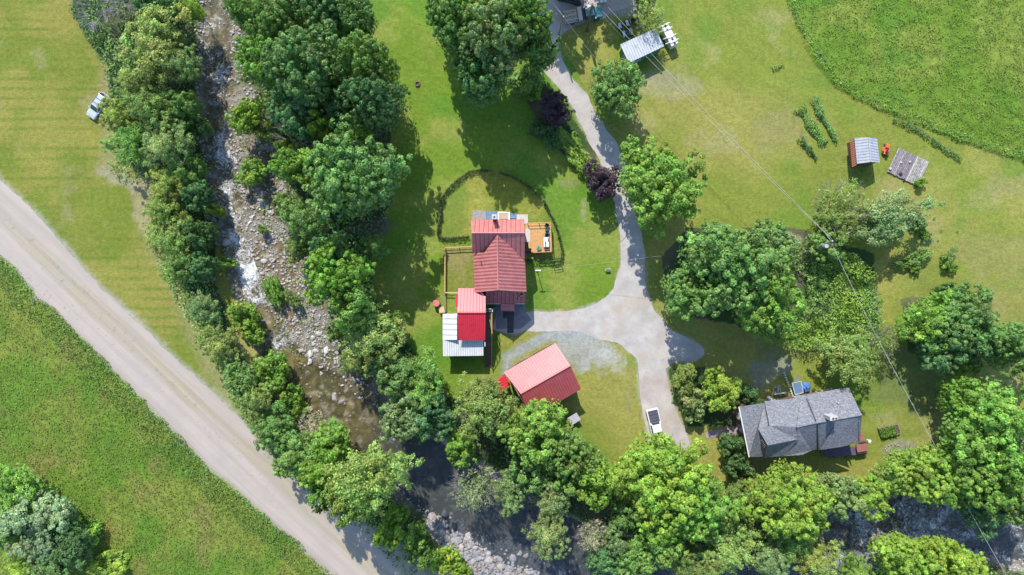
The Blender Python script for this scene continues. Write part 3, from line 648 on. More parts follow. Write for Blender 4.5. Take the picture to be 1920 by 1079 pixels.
for x_ in (886.2, 980.2):
    p = [W(x_, 415.5, 6.2), W(x_, 472, 6.2)]; m_ = W(x_, 437.5, 8.9)
    s_ = .15 if x_ < 934 else -.15
    build(MB().hexa([(p[0][0], p[0][1], 6.55), (p[1][0], p[1][1], 6.3), (p[1][0]+s_, p[1][1], 6.3), (p[0][0]+s_, p[0][1], 6.55)], [(p[0][0], m_[1]+.1, 8.75), (p[1][0], m_[1], 8.75), (p[1][0]+s_, m_[1], 8.75), (p[0][0]+s_, m_[1]+.1, 8.75)]), 'gable', MAT['cream'], H, True)
walls(H, [(891,486),(982,486),(982,541),(891,541)], 5.75, MAT['cream'])
g0_, g1_, g2_ = W2(893, 541, 6.2), W2(981.5, 541, 6.2), W2(934, 541, 6.2)
build(MB().hexa([(g0_[0], g0_[1], 5.76), (g1_[0], g1_[1], 5.76), (g1_[0], g1_[1]+.15, 5.76), (g0_[0], g0_[1]+.15, 5.76)], [(g2_[0]-.15, g2_[1], 8.6), (g2_[0]+.15, g2_[1], 8.6), (g2_[0]+.15, g2_[1]+.15, 8.6), (g2_[0]-.15, g2_[1]+.15, 8.6)]), 'gable', MAT['cream'], H, True)
for t in (.2, .5, .8): window(H, (982,486), (982,541), t, 1.0, .9, 1.4, (935,500)); window(H, (982,486), (982,541), t, 3.6, .9, 1.3, (935,500))
for t in (.25, .75): window(H, (980.5,415), (980.5,472), t, 3.7, .9, 1.3, (935,450)); window(H, (891,486), (891,541), t, 1.2, .9, 1.3, (935,500)); window(H, (886,415), (980.5,415), t, 1.0, 1.0, 1.3, (935,450))
window(H, (891,541), (982,541), .7, 3.9, .9, 1.2, (935,500))
build(MB().box(W2(903.5, 488)[0], W2(903.5, 488)[1], 8.0, .12, .12, .9), 'vent_pipe', MAT['black'], H, True)
# chimney
ch = MB(); b_ = W2(926.8, 406.8, 10.0); ch.box(b_[0], b_[1], 4.9, .55, .55, 9.9); co = build(ch, 'chimney', MAT['brick'], H, True)
build(MB().box(b_[0], b_[1], 9.97, .72, .72, .2), 'chimney_cap', MAT['concrete'], co, True); build(MB().ring(b_[0], b_[1]-.05, 10.075, 10.15, .15), 'flue', MAT['black'], co, True)
# front porch roof
pe = 3.0
pf = [([W(911, 545.5, 4.3), W(985, 547, 4.3), W(972, 554, 3.9), W(968, 569, pe), W(911, 569, pe)], (0, 1)), ]
po = metal_roof(H, pf, MAT['red_faded'], .60, .05, .05, name='porch_roof')
hip = [([W(985, 550.5, 4.0), W(972.5, 555, 3.85), W(985, 567.5, 3.0)], (1, .1)), ([W(972.3, 555.2, 3.85), W(985, 567.7, 3.0), W(968.5, 568.7, 3.0)], (0, 1))]
metal_roof(H, hip, MAT['red_faded'], .6, .05, .05, name='porch_hip')
metal_roof(H, [([W(938.5, 569.8, 2.75), W(965.5, 569.8, 2.75), W(965.5, 582.8, 2.45), W(938.5, 582.8, 2.45)], (0, 1))], MAT['red_faded'], 2.4, .03, .01, name='entry_roof')
for x_ in (940, 963): q = W2(x_, 582); build(MB().box(q[0], q[1], 1.15, .10, .10, 2.5), 'porch_post', MAT['white'], H, True)
WZ = 3.0
walls(H, [(914,545),(983,545),(983,566),(914,566)], 2.9, MAT['cream'], 'porch_wall')
for a_, b_2 in ((912, 938), (966, 984)):
    p, q = W(a_, 570, 2.9), W(b_2, 570, 2.9); build(MB().tube(p, q, .06, None, 6), 'gutter', MAT['white'], H, True)

# ---- patio pieces behind the house
def plate(name, label, cat, pts, z, th, mat, group=None):
    root = thing(name, label, cat, (*W2(*pts[0]), 0), 0, group); o = build(MB().slab(ccw([W(a, b, z) for a, b in pts]), th), name+'_top', mat, root, True)
    return root
def single(name, label, cat, mb, mat, group=None, **k):
    return tag(build(mb, name, mat, **k), label, cat, group)
single('stone_slab', 'grey stone patio at the north-west corner of the red-roofed house', 'patio', MB().slab(ccw([W(a, b, .12) for a, b in [(887,394),(911,395),(911,412),(884,412)]]), .14), MAT['stone_patio'])
single('tarp', 'larger blue tarp beside the chimney of the red-roofed house', 'tarp', MB().slab(ccw([W(a, b, .20) for a, b in [(912,396.5),(932,397),(932,412),(910.5,411)]]), .05), MAT['blue_grey'])
single('tarp', 'smaller blue tarp right of the framed beige mat', 'tarp', MB().slab(ccw([W(a, b, .20) for a, b in [(957,400.5),(968,400),(968,410),(956.5,410)]]), .05), MAT['blue_grey'])
bm_ = thing('framed_mat', 'beige mat in a white wooden frame behind the red-roofed house', 'mat', (*W2(944, 405), 0))
build(MB().slab(ccw([W(a, b, .16) for a, b in [(936,400),(953,400),(953,411),(936,411)]]), .05), 'mat', MAT['beige'], bm_, True)
for q in ([(933,397),(956,398),(956,399.7),(933,399.7)], [(933,400),(935.7,400),(935.7,412),(933,412)], [(953.3,400),(956,400),(956,412),(953.3,412)]): build(MB().slab(ccw([W(a, b, .22) for a, b in q]), .12), 'frame', MAT['white'], bm_, True)
pp = thing('patio_boards', 'weathered board patio at the north-east corner of the red-roofed house', 'patio', (*W2(980, 410), 0))
for i in range(9):
    x0 = 968.6+i*2.4; build(MB().slab(ccw([W(x0, 402.5, .14), W(x0+2.2, 402.6, .14), W(x0+2.2, 420 if x0 > 982 else 412, .14), W(x0, 420 if x0 > 982 else 412, .14)]), .08, rnd.uniform(-.01, .01)), 'board', MAT['concrete'], pp, True)
# ---- deck
D = thing('deck', 'new orange-brown wooden deck with railing on the east side of the farmhouse', 'deck', (*W2(1010, 447), 0)); dz = 1.5
for i in range(17):
    x0 = 985+i*2.85; y1 = 452 if x0 < 988 else (466 if x0 < 996 else 473.5); y1 = min(y1, 474)
    build(MB().slab(ccw([W(x0, 419.5, dz), W(x0+2.7, 419.4, dz), W(x0+2.7, y1, dz), W(x0, y1, dz)]), .05, rnd.uniform(-.004, .004)), 'board', MAT['wood'], D, True)
def rail(root, pts, zb, h, mat, post_every=2.0, r=.045, posts=True, top=.10, mid=True):
    for (a, b) in zip(pts, pts[1:]):
        p, q = W(*a, zb), W(*b, zb); dx, dy = q[0]-p[0], q[1]-p[1]; L = math.hypot(dx, dy); rz = math.atan2(dy, dx)
        build(MB().box((p[0]+q[0])/2, (p[1]+q[1])/2, zb+h, L-.01, top, .05, rz), 'top_rail', mat, root, True)
        if mid: build(MB().box((p[0]+q[0])/2, (p[1]+q[1])/2, zb+h*.45, L-.12, .05, .07, rz), 'mid_rail', mat, root, True)
        n = max(1, round(L/post_every))
        for k in range(n+1 if (b == pts[-1]) else n):
            t = k/n; build(MB().box(p[0]+dx*t, p[1]+dy*t, (h-.03)/2 if zb == 0 else (zb+h-.03)/2, .10, .10, (h-.04) if zb == 0 else zb+h-.04), 'post', mat, root, True)
rail(D, [(989.5,419.5),(1031.5,418.5),(1034,472.5),(1001,474.5)], dz, 1.0, MAT['wood'], 1.6)
build(MB().slab(ccw([W(985, 429, dz+.03), W(993.5, 429, dz+.03), W(994, 454, dz+.03), W(985, 454, dz+.03)]), .03), 'rug', MAT['concrete'], D, True)
for i in range(3): q = W(990, 469+i*2.6, 1.1-.35*i); build(MB().box(q[0], q[1], q[2], 1.1, .26, .06), 'step', MAT['wood_dark'], D, True)
def chair(label, px, py, z, mat, rz, s=1.0):
    t = thing('chair', label, 'chair', (*W2(px, py, z), z), rz, 'chairs on the deck'); w = .52*s
    build(MB().box(0, 0, .42, w, w, .05), 'seat', mat, t, bevel=.01); build(MB().box(0, w/2, .70, w, .05, .50), 'backrest', mat, t, bevel=.01)
    for a in (-1, 1):
        build(MB().box(a*w/2, 0, .62, .05, w, .04), 'armrest', mat, t)
        for b in (-1, 1): build(MB().box(a*(w/2-.03), b*(w/2-.03), .2, .04, .04, .40), 'leg', mat, t)
chair('black and blue chair in the top right corner of the deck', 1025, 424, dz, MAT['black'], -.3, 1.1)
chair('teal chair below the black one on the deck', 1026, 436, dz, MAT['teal'], .2, 1.15)
chair('teal chair alone near the lower rail of the deck', 1010.5, 466, dz, MAT['teal'], 2.6)
chair('dark chair at the upper end of the white deck table', 1025, 442, dz, MAT['black'], 0)
T_ = thing('table', 'white table cluttered with small things on the deck', 'table', (*W2(1024, 455, dz), dz)); build(MB().box(0, 0, .73, .85, 1.55, .05), 'tabletop', MAT['white'], T_, bevel=.02)
for a in (-1, 1):
    for b in (-1, 1): build(MB().box(a*.36, b*.7, .35, .06, .06, .70), 'leg', MAT['white'], T_)
for k in range(5): 
    q = W(1021.5+rnd.uniform(0, 7), 448+k*3.2, dz+.9); single('pot', ['dark pot at the upper end of the deck table','small dark pot second on the deck table','dark pot in the middle of the deck table','small pot fourth down the deck table','dark pot at the lower end of the deck table'][k], 'pot', MB().ring(q[0], q[1], dz+.757, dz+.93, .07, 8, .10), MAT['black' if k % 2 else 'brown_wall'])
B_ = thing('bench', 'dark bench at the lower right corner of the deck', 'bench', (*W2(1025.5, 467.5, dz), dz)); build(MB().box(0, 0, .42, .85, .40, .05), 'seat', MAT['wood_dark'], B_)
for a in (-1, 1): build(MB().box(a*.36, 0, .2, .06, .34, .39), 'leg', MAT['wood_dark'], B_)

# ---- ring fence grown with vines
RING = [(884.6,443.6),(858,446),(849,447),(829,447),(820,440),(822,425),(826.5,405),(826.5,376),(838,357),(857,339),(881,322),(902,319),(931,322),(960,331),(989.6,348),(1018.8,376),(1033,400.6),(1046,431),(1052,457),(1055,470),(1053.8,484),(1033,490),(1011,489),(987,488)]
RF = thing('vine_fence', 'oval wire fence grown with vines around the yard behind the house', 'fence', (*W2(960, 331), 0)); P = PX(RING, .6); fh = 1.15
dist_ = 0; k_ = 0
for i in range(len(P)-1):
    a, b = P[i], P[i+1]; L = math.hypot(b[0]-a[0], b[1]-a[1]); n = max(1, round(L/2.3))
    for j in range(n):
        t = j/n; x_, y_ = a[0]+(b[0]-a[0])*t, a[1]+(b[1]-a[1])*t; build(MB().tube((x_, y_, -.1), (x_, y_, fh+.25), .045, .04, 5), 'post', MAT['wood_grey'], RF, True)
    for zz in (.45, 1.1): build(MB().tube((a[0], a[1], zz), (b[0], b[1], zz), .013, None, 4), 'wire', MAT['wood_dark'], RF, True)
def vines(root, P, k, h, w, cols, leaf=.2):
    P = np.array(P); seg = np.hypot(*(P[1:]-P[:-1]).T); s = rng.choice(len(seg), k, p=seg/seg.sum()); t = rng.random(k); c = P[s]+(P[s+1]-P[s])*t[:, None]
    keep = vnoise(c[:, 0], c[:, 1], 1.3, 7) > .22; c = c[keep]; k = len(c); d = rng.normal(0, w, (k, 2)); z = rng.uniform(.1, h, k)*(.6+.7*vnoise(c[:, 0], c[:, 1], 1.0, 8)); cc = (np.array(cols[0])+(np.array(cols[1])-np.array(cols[0]))*rng.random((k, 1)))
    o0 = WL[root.name]; v, f, c4 = leaf_arrays(np.stack([c[:, 0]+d[:, 0]-o0.x, c[:, 1]+d[:, 1]-o0.y, z], 1), np.stack([d[:, 0]*3, d[:, 1]*3, np.ones(k)*.4], 1), leaf*rng.uniform(.6, 1.4, k), cc, .6)
    o = link('vines', np_mesh('vines', v, f, c4, [MAT['leaf']]), root); o.color = (1, 1, 1, 1); o['kind'] = 'stuff'
vines(RF, P, 6000, 1.2, .10, ((.045,.085,.030), (.10,.16,.05)), .20)
g_ = thing('garden_gate', 'ladder-like garden gate at the lower right corner of the ring fence', 'gate', (*W2(1044, 489), 0))
ga, gb = W2(1036, 490, .8), W2(1051, 487, .8)
for q in (ga, gb): build(MB().box(q[0], q[1], 1.1, .09, .09, 2.2), 'post', MAT['wood_grey'], g_, True)
for zz in (.35, .8, 1.25, 1.7, 2.15): build(MB().box((ga[0]+gb[0])/2, (ga[1]+gb[1])/2, zz, math.hypot(gb[0]-ga[0], gb[1]-ga[1])-.1, .05, .07, math.atan2(gb[1]-ga[1], gb[0]-ga[0])), 'rung', MAT['wood_grey'], g_, True)
SF = thing('rail_fence', 'low fence with a new wooden top rail around the side yard', 'fence', (*W2(835, 465), 0))
rail(SF, [(886,463),(835.5,465.5),(835,549)], 0, 1.0, MAT['wood'], 2.2, top=.16); rail(SF, [(835,549),(860,549.3)], 0, 1.0, MAT['wood_pale'], 2.2, top=.16); rail(SF, [(835,552),(835.5,586)], 0, .95, MAT['wood_grey'], 2.2)
for i in range(26):
    p = W2(835.2, 467+i*3.2); build(MB().box(p[0], p[1], .5, .03, .10, .82), 'picket', MAT['wood_grey'], SF, True)
tk = thing('water_tank', 'round pink-red tank on the lawn left of the workshop', 'tank', (*W2(819.5, 569), 0))
build(MB().ring(0, 0, 0, 1.25, .54, 24), 'body', MAT['brick'], tk, bevel=.02); build(MB().ring(0, 0, 1.252, 1.33, .57, 24, .50), 'lid', MAT['drum'], tk)
cr_ = thing('crate_table', 'small brown plank table beside the round tank', 'table', (*W2(829, 581), 0), .1)
for i in range(5): build(MB().box(-.36+i*.18, 0, .72, .17, 1.0, .04), 'board', MAT['wood_pale'], cr_)
for a in (-1, 1):
    for b in (-1, 1): build(MB().box(a*.36, b*.42, .35, .07, .07, .70), 'leg', MAT['wood_dark'], cr_)

# ---- workshop with bright red roof
K = thing('workshop', 'workshop with bright red ribbed roof and white lean-to roofs', 'workshop', W(880, 600))
metal_roof(K, [([W(859, 541, 5.6), W(895, 541, 5.6), W(910.2, 558, 6.25), W(910.5, 586.5, 7.3), W(857.5, 586.5, 7.3)], (0, 1))], MAT['red_bright'], .46, .14, .06)
metal_roof(K, [([W(857.5, 586.5, 7.3), W(910.5, 586.5, 7.3), W(909.5, 638.5, 5.3), W(860, 638.5, 5.3)], (0, 1))], MAT['red_bright'], .32, .05, .02)
ridge(K, [W(857.3, 586.5, 7.34), W(910.7, 586.5, 7.34)], MAT['red_bright'], .26); ridge(K, [W(895, 540.8, 5.66), W(910.4, 558.2, 6.3)], MAT['white'], .16, 'snow_guard')
metal_roof(K, [([W(830, 589, 4.0), W(857, 587.5, 4.9), W(857, 637.5, 4.9), W(830, 638, 4.0)], (1, 0))], MAT['white_metal'], .92, .06, .05, name='side_roof')
metal_roof(K, [([W(830, 638.3, 4.0), W(857, 637.8, 4.15), W(906.5, 638.5, 4.15), W(906.5, 667.3, 3.75), W(830.5, 668.3, 3.6)], (0, 1))], MAT['white_metal'], .36, .05, .04, name='rear_roof')
WZ = 4.5
walls(K, [(864,545),(905,545),(905,630),(864,630)], [5.5, 6.0, 5.2, 5.2], MAT['red_wall']); walls(K, [(834,590),(863,590),(863,632),(834,632)], 3.8, MAT['white']); walls(K, [(834.5,634),(903,634),(903,660),(834.5,660)], 3.55, MAT['white'])
for s_, x_ in ((1, 864), (-1, 905)):
    a, b, c_ = W2(x_, 546, 4.5), W2(x_, 629, 4.5), W2(x_, 586, 7); build(MB().hexa([(a[0], a[1], 5.45), (b[0], b[1], 5.15), (b[0]+s_*.15, b[1], 5.15), (a[0]+s_*.15, a[1], 5.45)], [(a[0], c_[1]+.2, 7.1), (b[0], c_[1], 7.1), (b[0]+s_*.15, c_[1], 7.1), (a[0]+s_*.15, c_[1]+.2, 7.1)]), 'gable', MAT['red_wall'], K, True)
window(K, (905,545), (905,630), .3, 3.4, .9, 1.0, (880,590)); door(K, (905,545), (905,630), .6, .9, 2.0, (880,590), MAT['white'])
build(MB().box(*W2(856.5, 565.5, 4.5), 4.4, .35, 1.9, 1.2), 'wall_box', MAT['red_bright'], K, True)
# gallery and outside stair
G = thing('outside_staircase', 'dark wooden gallery and staircase along the east side of the workshop', 'staircase', (*W2(915, 640), 0)); gz = 3.9
for i in range(5): x0 = 911+i*2.1; build(MB().slab(ccw([W(x0, 587, gz), W(x0+1.95, 587, gz), W(x0+1.95, 625.5, gz), W(x0, 625.5, gz)]), .05), 'board', MAT['wood_dark'], G, True)
for i in range(6): p = W(916, 628+i*2.6, gz-.18*(i+1)); build(MB().box(p[0], p[1], p[2], .95, .27, .05), 'tread', MAT['wood_dark'], G, True)
q = W(915.5, 645.5, 2.75); build(MB().box(q[0], q[1], q[2], 1.0, .62, .05), 'landing', MAT['wood_dark'], G, True)
for i in range(13): p = W(915+.2*(i > 0), 651+i*3.0, 2.55-.20*i); build(MB().box(p[0], p[1], p[2], .95, .26, .05), 'tread', MAT['wood_dark'], G, True)
a_, b_3 = W(922, 587, gz+1.0), W(922.5, 626, gz+1.0); build(MB().tube(a_, b_3, .08, None, 5), 'handrail', MAT['wood'], G, True); c_3 = W(922.3, 646, 3.75); d_3 = W(921.5, 689, 1.0)
build(MB().tube(b_3, c_3, .06, None, 5), 'handrail', MAT['brown_wall'], G, True); build(MB().tube(c_3, d_3, .06, None, 5), 'handrail', MAT['brown_wall'], G, True)
build(MB().tube(W(918.5, 600, gz+.95), W(922, 620, gz+.3), .07, None, 5), 'brace', MAT['wood_pale'], G, True)
for y_ in (588, 600, 612, 625): p = W(922, y_, gz+.5); build(MB().box(p[0], p[1], (gz+.98)/2, .11, .11, gz+.9), 'post', MAT['wood'], G, True)
for y_, z_ in ((646, 2.75), (667, 1.5), (688, .3)): p = W(921.8, y_, z_+.5); build(MB().box(p[0], p[1], (z_+.9)/2, .10, .10, z_+.95), 'post', MAT['brown_wall'], G, True)
for e, x_ in enumerate((911, 921)): build(MB().tube(W(x_, 649, 2.5), W(x_-.3, 690, .05), .09, None, 4), 'stringer', MAT['brown_wall'], G, True)
build(MB().tube(W(909.3, 641, 4.9), W(909.3, 650, 4.9), .07, None, 4), 'trim', MAT['white'], G, True)
bx_ = thing('planter_box', 'pale box with plants at the head of the gallery', 'planter', W(917.5, 582, 3.9)); build(MB().box(0, 0, .25, 1.1, .5, .5), 'box', MAT['white'], bx_); build(MB().box(0, 0, .53, .9, .36, .06), 'soil', MAT['black'], bx_)
single('blue_bin', 'tilted blue box below the gallery head', 'box', MB().box(*W2(926, 581, .5), .45, .42, .85, .8, -.3), MAT['blue_tarp'], bevel=.02)

# ---- barn
Bn = thing('barn', 'barn with long pink-red corrugated roof set askew below the gravel pad', 'barn', W(1020, 705))
WZ = 5.0
r0, r1 = W(976, 739, 7.4), W(1069.5, 686, 7.4)
metal_roof(Bn, [([W(945, 698, 5.3), W(1041.5, 643.5, 5.3), r1, r0], (28, 43)), ([r0, r1, W(1089.5, 730, 5.1), W(996, 784, 5.1)], (21, 44))], MAT['red_barn'], .42, .12, .05)
ridge(Bn, [r0, r1], MAT['red_barn'], .26)
Fb = [(950,700),(1039,649),(1083,729),(996,778)]
walls(Bn, Fb, [5.1, 5.1, 4.9, 4.9], MAT['brown_wall'])
for (a, b, c_, s_) in ((Fb[0], Fb[3], None, 1), (Fb[1], Fb[2], None, -1)):
    p, q = W2(*a, WZ), W2(*b, WZ); m_ = ((p[0]+q[0])/2, (p[1]+q[1])/2); ux, uy = W2(*Fb[1])[0]-W2(*Fb[0])[0], W2(*Fb[1])[1]-W2(*Fb[0])[1]; L = math.hypot(ux, uy); ux, uy = ux/L*.15*s_, uy/L*.15*s_
    build(MB().hexa([(p[0], p[1], 5.08), (q[0], q[1], 4.88), (q[0]+ux, q[1]+uy, 4.88), (p[0]+ux, p[1]+uy, 5.08)], [(m_[0]-.01, m_[1], 7.2), (m_[0]+.01, m_[1], 7.2), (m_[0]+.01+ux, m_[1]+uy, 7.2), (m_[0]-.01+ux, m_[1]+uy, 7.2)]), 'gable', MAT['brown_wall'], Bn, True)
window(Bn, Fb[1], Fb[2], .5, 1.2, 1.0, 1.0, (1015,710)); door(Bn, Fb[0], Fb[1], .3, 2.4, 2.6, (1015,710), MAT['wood_dark']); door(Bn, Fb[0], Fb[1], .7, 2.4, 2.6, (1015,710), MAT['wood_dark'])
SR = thing('lean_to', 'small bright red lean-to roof at the left end of the barn', 'lean-to', W(945, 718)); metal_roof(SR, [([W(928, 716, 2.6), W(947, 702, 2.9), W(957, 722, 2.9), W(938, 736, 2.6)], (16, -9))], MAT['red_bright'], .42, .05, .05)
for x_, y_ in ((932,716),(941,732),(946,706),(954,720)): p = W2(x_, y_); build(MB().box(p[0], p[1], 1.2, .1, .1, 2.5), 'post', MAT['wood_dark'], SR, True)
mbx = thing('metal_box', 'small grey ribbed metal shed in the shadow of the barn', 'shed', (*W2(1075, 783), 0), .56)
build(MB().box(0, 0, .7, 1.4, 1.0, 1.4), 'body', MAT['black'], mbx)
rr0 = build(MB().box(0, 0, 1.43, 1.75, 1.35, .05), 'roof', MAT['galv'], mbx)
for i in range(8): build(MB().box(-.77+i*.22, 0, 1.475, .10, 1.33, .04), 'rib', MAT['galv'], rr0)

# ---- green shed
Gs = thing('garden_shed', 'dark green shed with white ribbed metal roof near the top edge', 'shed', W(1204, 95))
metal_roof(Gs, [([W(1163, 84, 3.9), W(1228, 53.5, 3.9), W(1245.5, 87, 3.2), W(1179, 118.5, 3.2)], (17, 33))], MAT['white_metal'], .42, .05, .04)
WZ = 3.6
Fg = [(1167,86.5),(1226,58.5),(1242,87.5),(1181,116)]; walls(Gs, Fg, [3.7, 3.7, 3.05, 3.05], MAT['green_wall'])
window(Gs, Fg[0], Fg[3], .55, 1.3, .9, .9, (1204,95)); window(Gs, Fg[3], Fg[2], .3, 1.3, .9, .9, (1204,95)); door(Gs, Fg[3], Fg[2], .7, .9, 2.0, (1204,95), MAT['green_wall'])

# ---- small shed by the garden
Ss = thing('tool_shed', 'small shed with white two-slope metal roof beside the orange mower', 'shed', W(1620, 290))
metal_roof(Ss, [([W(1602, 259, 3.0), W(1628.5, 258, 4.0), W(1632.5, 304, 4.0), W(1607, 307.5, 3.0)], (1, -.05)), ([W(1628.5, 258, 4.0), W(1644.5, 260, 3.1), W(1650, 305, 3.1), W(1632.5, 304, 4.0)], (1, .05))], MAT['galv'], .44, .05, .035)
ridge(Ss, [W(1628.5, 258, 4.03), W(1632.5, 304, 4.03)], MAT['galv'], .16); WZ = 3.0
Fs = [(1604,262),(1642,262),(1647,304),(1609,306)]
walls(Ss, Fs, 2.85, MAT['brown_wall'])
lr = build(MB().slab(ccw([W(1594, 262, 2.4), W(1602, 260, 2.75), W(1606.5, 309, 2.75), W(1598, 312, 2.4)]), .05, -.06), 'side_rack', MAT['brown_wall'], Ss, True)
for i in range(13): y_ = 263+i*3.8; build(MB().slab(ccw([W(1593.5+i*.33, y_+3.0, 2.42), W(1602.2+i*.33, y_-1.2, 2.78), W(1602.2+i*.33, y_+.9, 2.78), W(1593.5+i*.33, y_+5.1, 2.42)]), .06), 'slat', plain('rust_slat', (.33,.10,.035), .8) if i == 0 else bpy.data.materials['rust_slat'], lr, True)
# ---- plank platform
Pl = thing('plank_platform', 'weathered grey plank platform lying askew in the east lawn', 'platform', (*W2(1703, 311), 0))
A0, A1, A3 = np.array([1685, 277.]), np.array([1743, 304.5]), np.array([1663.5, 322.]); uu = (A1-A0); vv = (A3-A0); npl = 20
for i in range(npl):
    a, b = i/npl, (i+.86)/npl; e0, e1 = rnd.uniform(-.015, .01), rnd.uniform(-.01, .015)
    q = [A0+uu*a+vv*e0, A0+uu*b+vv*e0, A0+uu*b+vv*(1+e1), A0+uu*a+vv*(1+e1)]; build(MB().slab(ccw([W(*p, .28) for p in q]), .05, rnd.uniform(-.02, .02)), 'plank', MAT[rnd.choice(['wood_greylight', 'wood_greylight', 'concrete_old'] if i > 11 else ['wood_grey', 'wood_grey', 'wood_mauve', 'wood_greylight'])], Pl, True)
for t in (.04, .5, .96):
    p, q = A0+vv*t, A1+vv*t; build(MB().tube(W(*p, .14), W(*q, .14), .09, None, 4), 'joist', MAT['wood_dark'], Pl, True)
for (x_, y_, s_, lb) in ((1668.5,317,.45,'grey block at the left corner of the plank platform'),(1688.5,326.5,.5,'dark bucket near the lower edge of the plank platform'),(1705.5,304,.35,'small block in the middle of the plank platform'),(1689,305.5,.3,'small block left of the middle of the plank platform'),(1695,337,.3,'small stone at the lower edge of the plank platform')):
    p = W2(x_, y_, .3); single('block', lb, 'block', MB().box(p[0], p[1], .31+s_*.3, s_, s_*.8, s_*.55, .5, .85, .85), MAT['concrete' if 'block' in lb else 'black'], bevel=.03)

# ---- grey-roofed house
Gh = thing('shingled_house', 'large house with grey shingled hip roofs and a dormer at the lower right', 'house', W(1500, 795))
Z = lambda x, y, z: W(1360+x/6.4, 690+y/6.4, z)
eN, eS, rz_, rr_ = 5.6, 5.3, 9.0, 8.6
ROOFS = {
 'west': [Z(163,470,5.3), Z(472,425,5.5), Z(520,697,rr_-.5), Z(400,735,8.0), Z(480,1000,5.6), Z(470,1066,5.3), Z(285,1070,5.2)],
 'centre': [Z(472,402,5.7), Z(800,372,eN), Z(905,330,eN), Z(852,712,rr_), Z(872,862,7.9), Z(545,702,8.2), Z(524,696,8.2)],
 'north1': [Z(905,330,eN+.1), Z(970,322,eN), Z(1085,640,rr_+.2), Z(1085,662,rz_), Z(855,714,rz_)],
 'north2': [Z(972,322,eN-.1), Z(1480,235,eN-.1), Z(1640,567,rz_-.05), Z(1090,662,rz_-.02), Z(1088,640,rz_-.3)],
 'south1': [Z(860,716,rz_), Z(1096,668,rz_), Z(1100,978,5.4), Z(1037,990,5.6)],
 'bay1': [Z(862,720,rz_-.1), Z(1037,991,6.6), Z(925,1046,6.4), Z(705,1060,6.2), Z(872,864,7.9)],
 'south2': [Z(1100,668,rz_-.1), Z(1345,632,rz_-.1), Z(1345,645,8.8), Z(1140,985,5.5), Z(1118,985,5.4)],
 'bay2': [Z(1345,645,8.8), Z(1605,890,6.9), Z(1420,945,6.5), Z(1142,986,6.2)],
 'south3': [Z(1347,632,rz_-.12), Z(1590,580,rz_-.12), Z(1592,868,6.4), Z(1600,884,6.3), Z(1349,648,8.75)],
 'east': [Z(1591,580,rz_-.12), Z(1640,567,rz_-.1), Z(1612,890,5.6), Z(1602,886,5.7)],
 'dormer_n': [Z(395,735,8.1), Z(545,700,8.6), Z(870,860,8.45), Z(510,932,8.9)],
 'dormer_s': [Z(510,933,8.88), Z(870,862,8.43), Z(705,1060,6.1), Z(470,1078,6.0)]}
for k_, poly in ROOFS.items():
    poly = ccw(poly); v = [Vector(p) for p in poly]; tri = tessellate_polygon([v]); n = len(poly); mb = MB()
    mb.add([(x, y, z) for x, y, z in poly]+[(x, y, z-.16) for x, y, z in poly], [tuple(t) for t in tri]+[tuple(n+i for i in t[::-1]) for t in tri]+[(n+i, n+(i+1) % n, (i+1) % n, i) for i in range(n)])
    o = build(mb, 'roof', MAT['shingle'], Gh, True); o.data.validate()
    import bmesh as _b; bm2 = _b.new(); bm2.from_mesh(o.data); _b.ops.recalc_face_normals(bm2, faces=bm2.faces); bm2.to_mesh(o.data); bm2.free()
for a, b in ((Z(163,470,5.35), Z(285,1072,5.25)),): build(MB().tube(a, b, .10, None, 5), 'gutter', MAT['white'], Gh, True)
for a, b, z1, z2 in (((478,455), (524,696), 6.0, 8.35), ((972,370), (1086,636), 6.15, 8.95), ((1103,680), (1110,985), 8.9, 5.5)):
    build(MB().tube(Z(*a, z1), Z(*b, z2), .10, None, 4), 'flashing', MAT['black'], Gh, True)
ridge(Gh, [Z(855,714,rz_), Z(1090,664,rz_), Z(1640,567,rz_-.05)], MAT['shingle'], .2)
dw = [Z(392,795,7.0), Z(460,1060,5.8), Z(510,935,8.8), Z(400,742,8.0)]; build(MB().add(dw+[(x+.1, y, z) for x, y, z in dw], [(0,1,2,3), (7,6,5,4), (0,4,5,1), (1,5,6,2), (2,6,7,3), (3,7,4,0)]), 'dormer_wall', MAT['brown_wall'], Gh, True)
wd = [Z(430,870,7.25), Z(462,965,6.9), Z(488,935,8.0), Z(452,868,8.0)]; wo_ = build(MB().add([(x-.06, y, z+.05) for x, y, z in wd], [(0,1,2,3)]), 'window', MAT['glass'], Gh, True)
for k_ in range(5):
    t = k_/4; a = [wd[0][j]+(wd[1][j]-wd[0][j])*t for j in range(3)]; b = [wd[3][j]+(wd[2][j]-wd[3][j])*t for j in range(3)]; build(MB().tube((a[0]-.1, a[1], a[2]+.05), (b[0]-.1, b[1], b[2]+.05), .03, None, 4), 'muntin', MAT['white'], wo_, True)
WZ = 5.2
Fh = [(1394,772),(1437,766),(1438,763),(1586,738),(1609,782),(1605,826),(1533,838),(1503,848),(1408,851)]
walls(Gh, Fh, 5.0, MAT['brown_wall'])
for t in (.2, .5, .8): window(Gh, Fh[8], Fh[0], t, 1.2, 1.0, 1.3, (1500,795)); window(Gh, Fh[2], Fh[3], t, 1.2, 1.0, 1.3, (1500,795))
window(Gh, Fh[7], Fh[8], .5, 1.2, 1.2, 1.3, (1500,795)); door(Gh, Fh[8], Fh[0], .36, .95, 2.0, (1500,795), MAT['wood_dark'])
cc_ = Z(1290,602,10.3); cm = build(MB().box(cc_[0], cc_[1], 9.5, 1.15, .6, 2.3, .12), 'chimney', MAT['concrete'], Gh, True)
for s_ in (-.12, .32): build(MB().ring(cc_[0]+s_, cc_[1]-.02, 10.66, 10.8, .14, 8), 'flue', MAT['black'], cm, True)
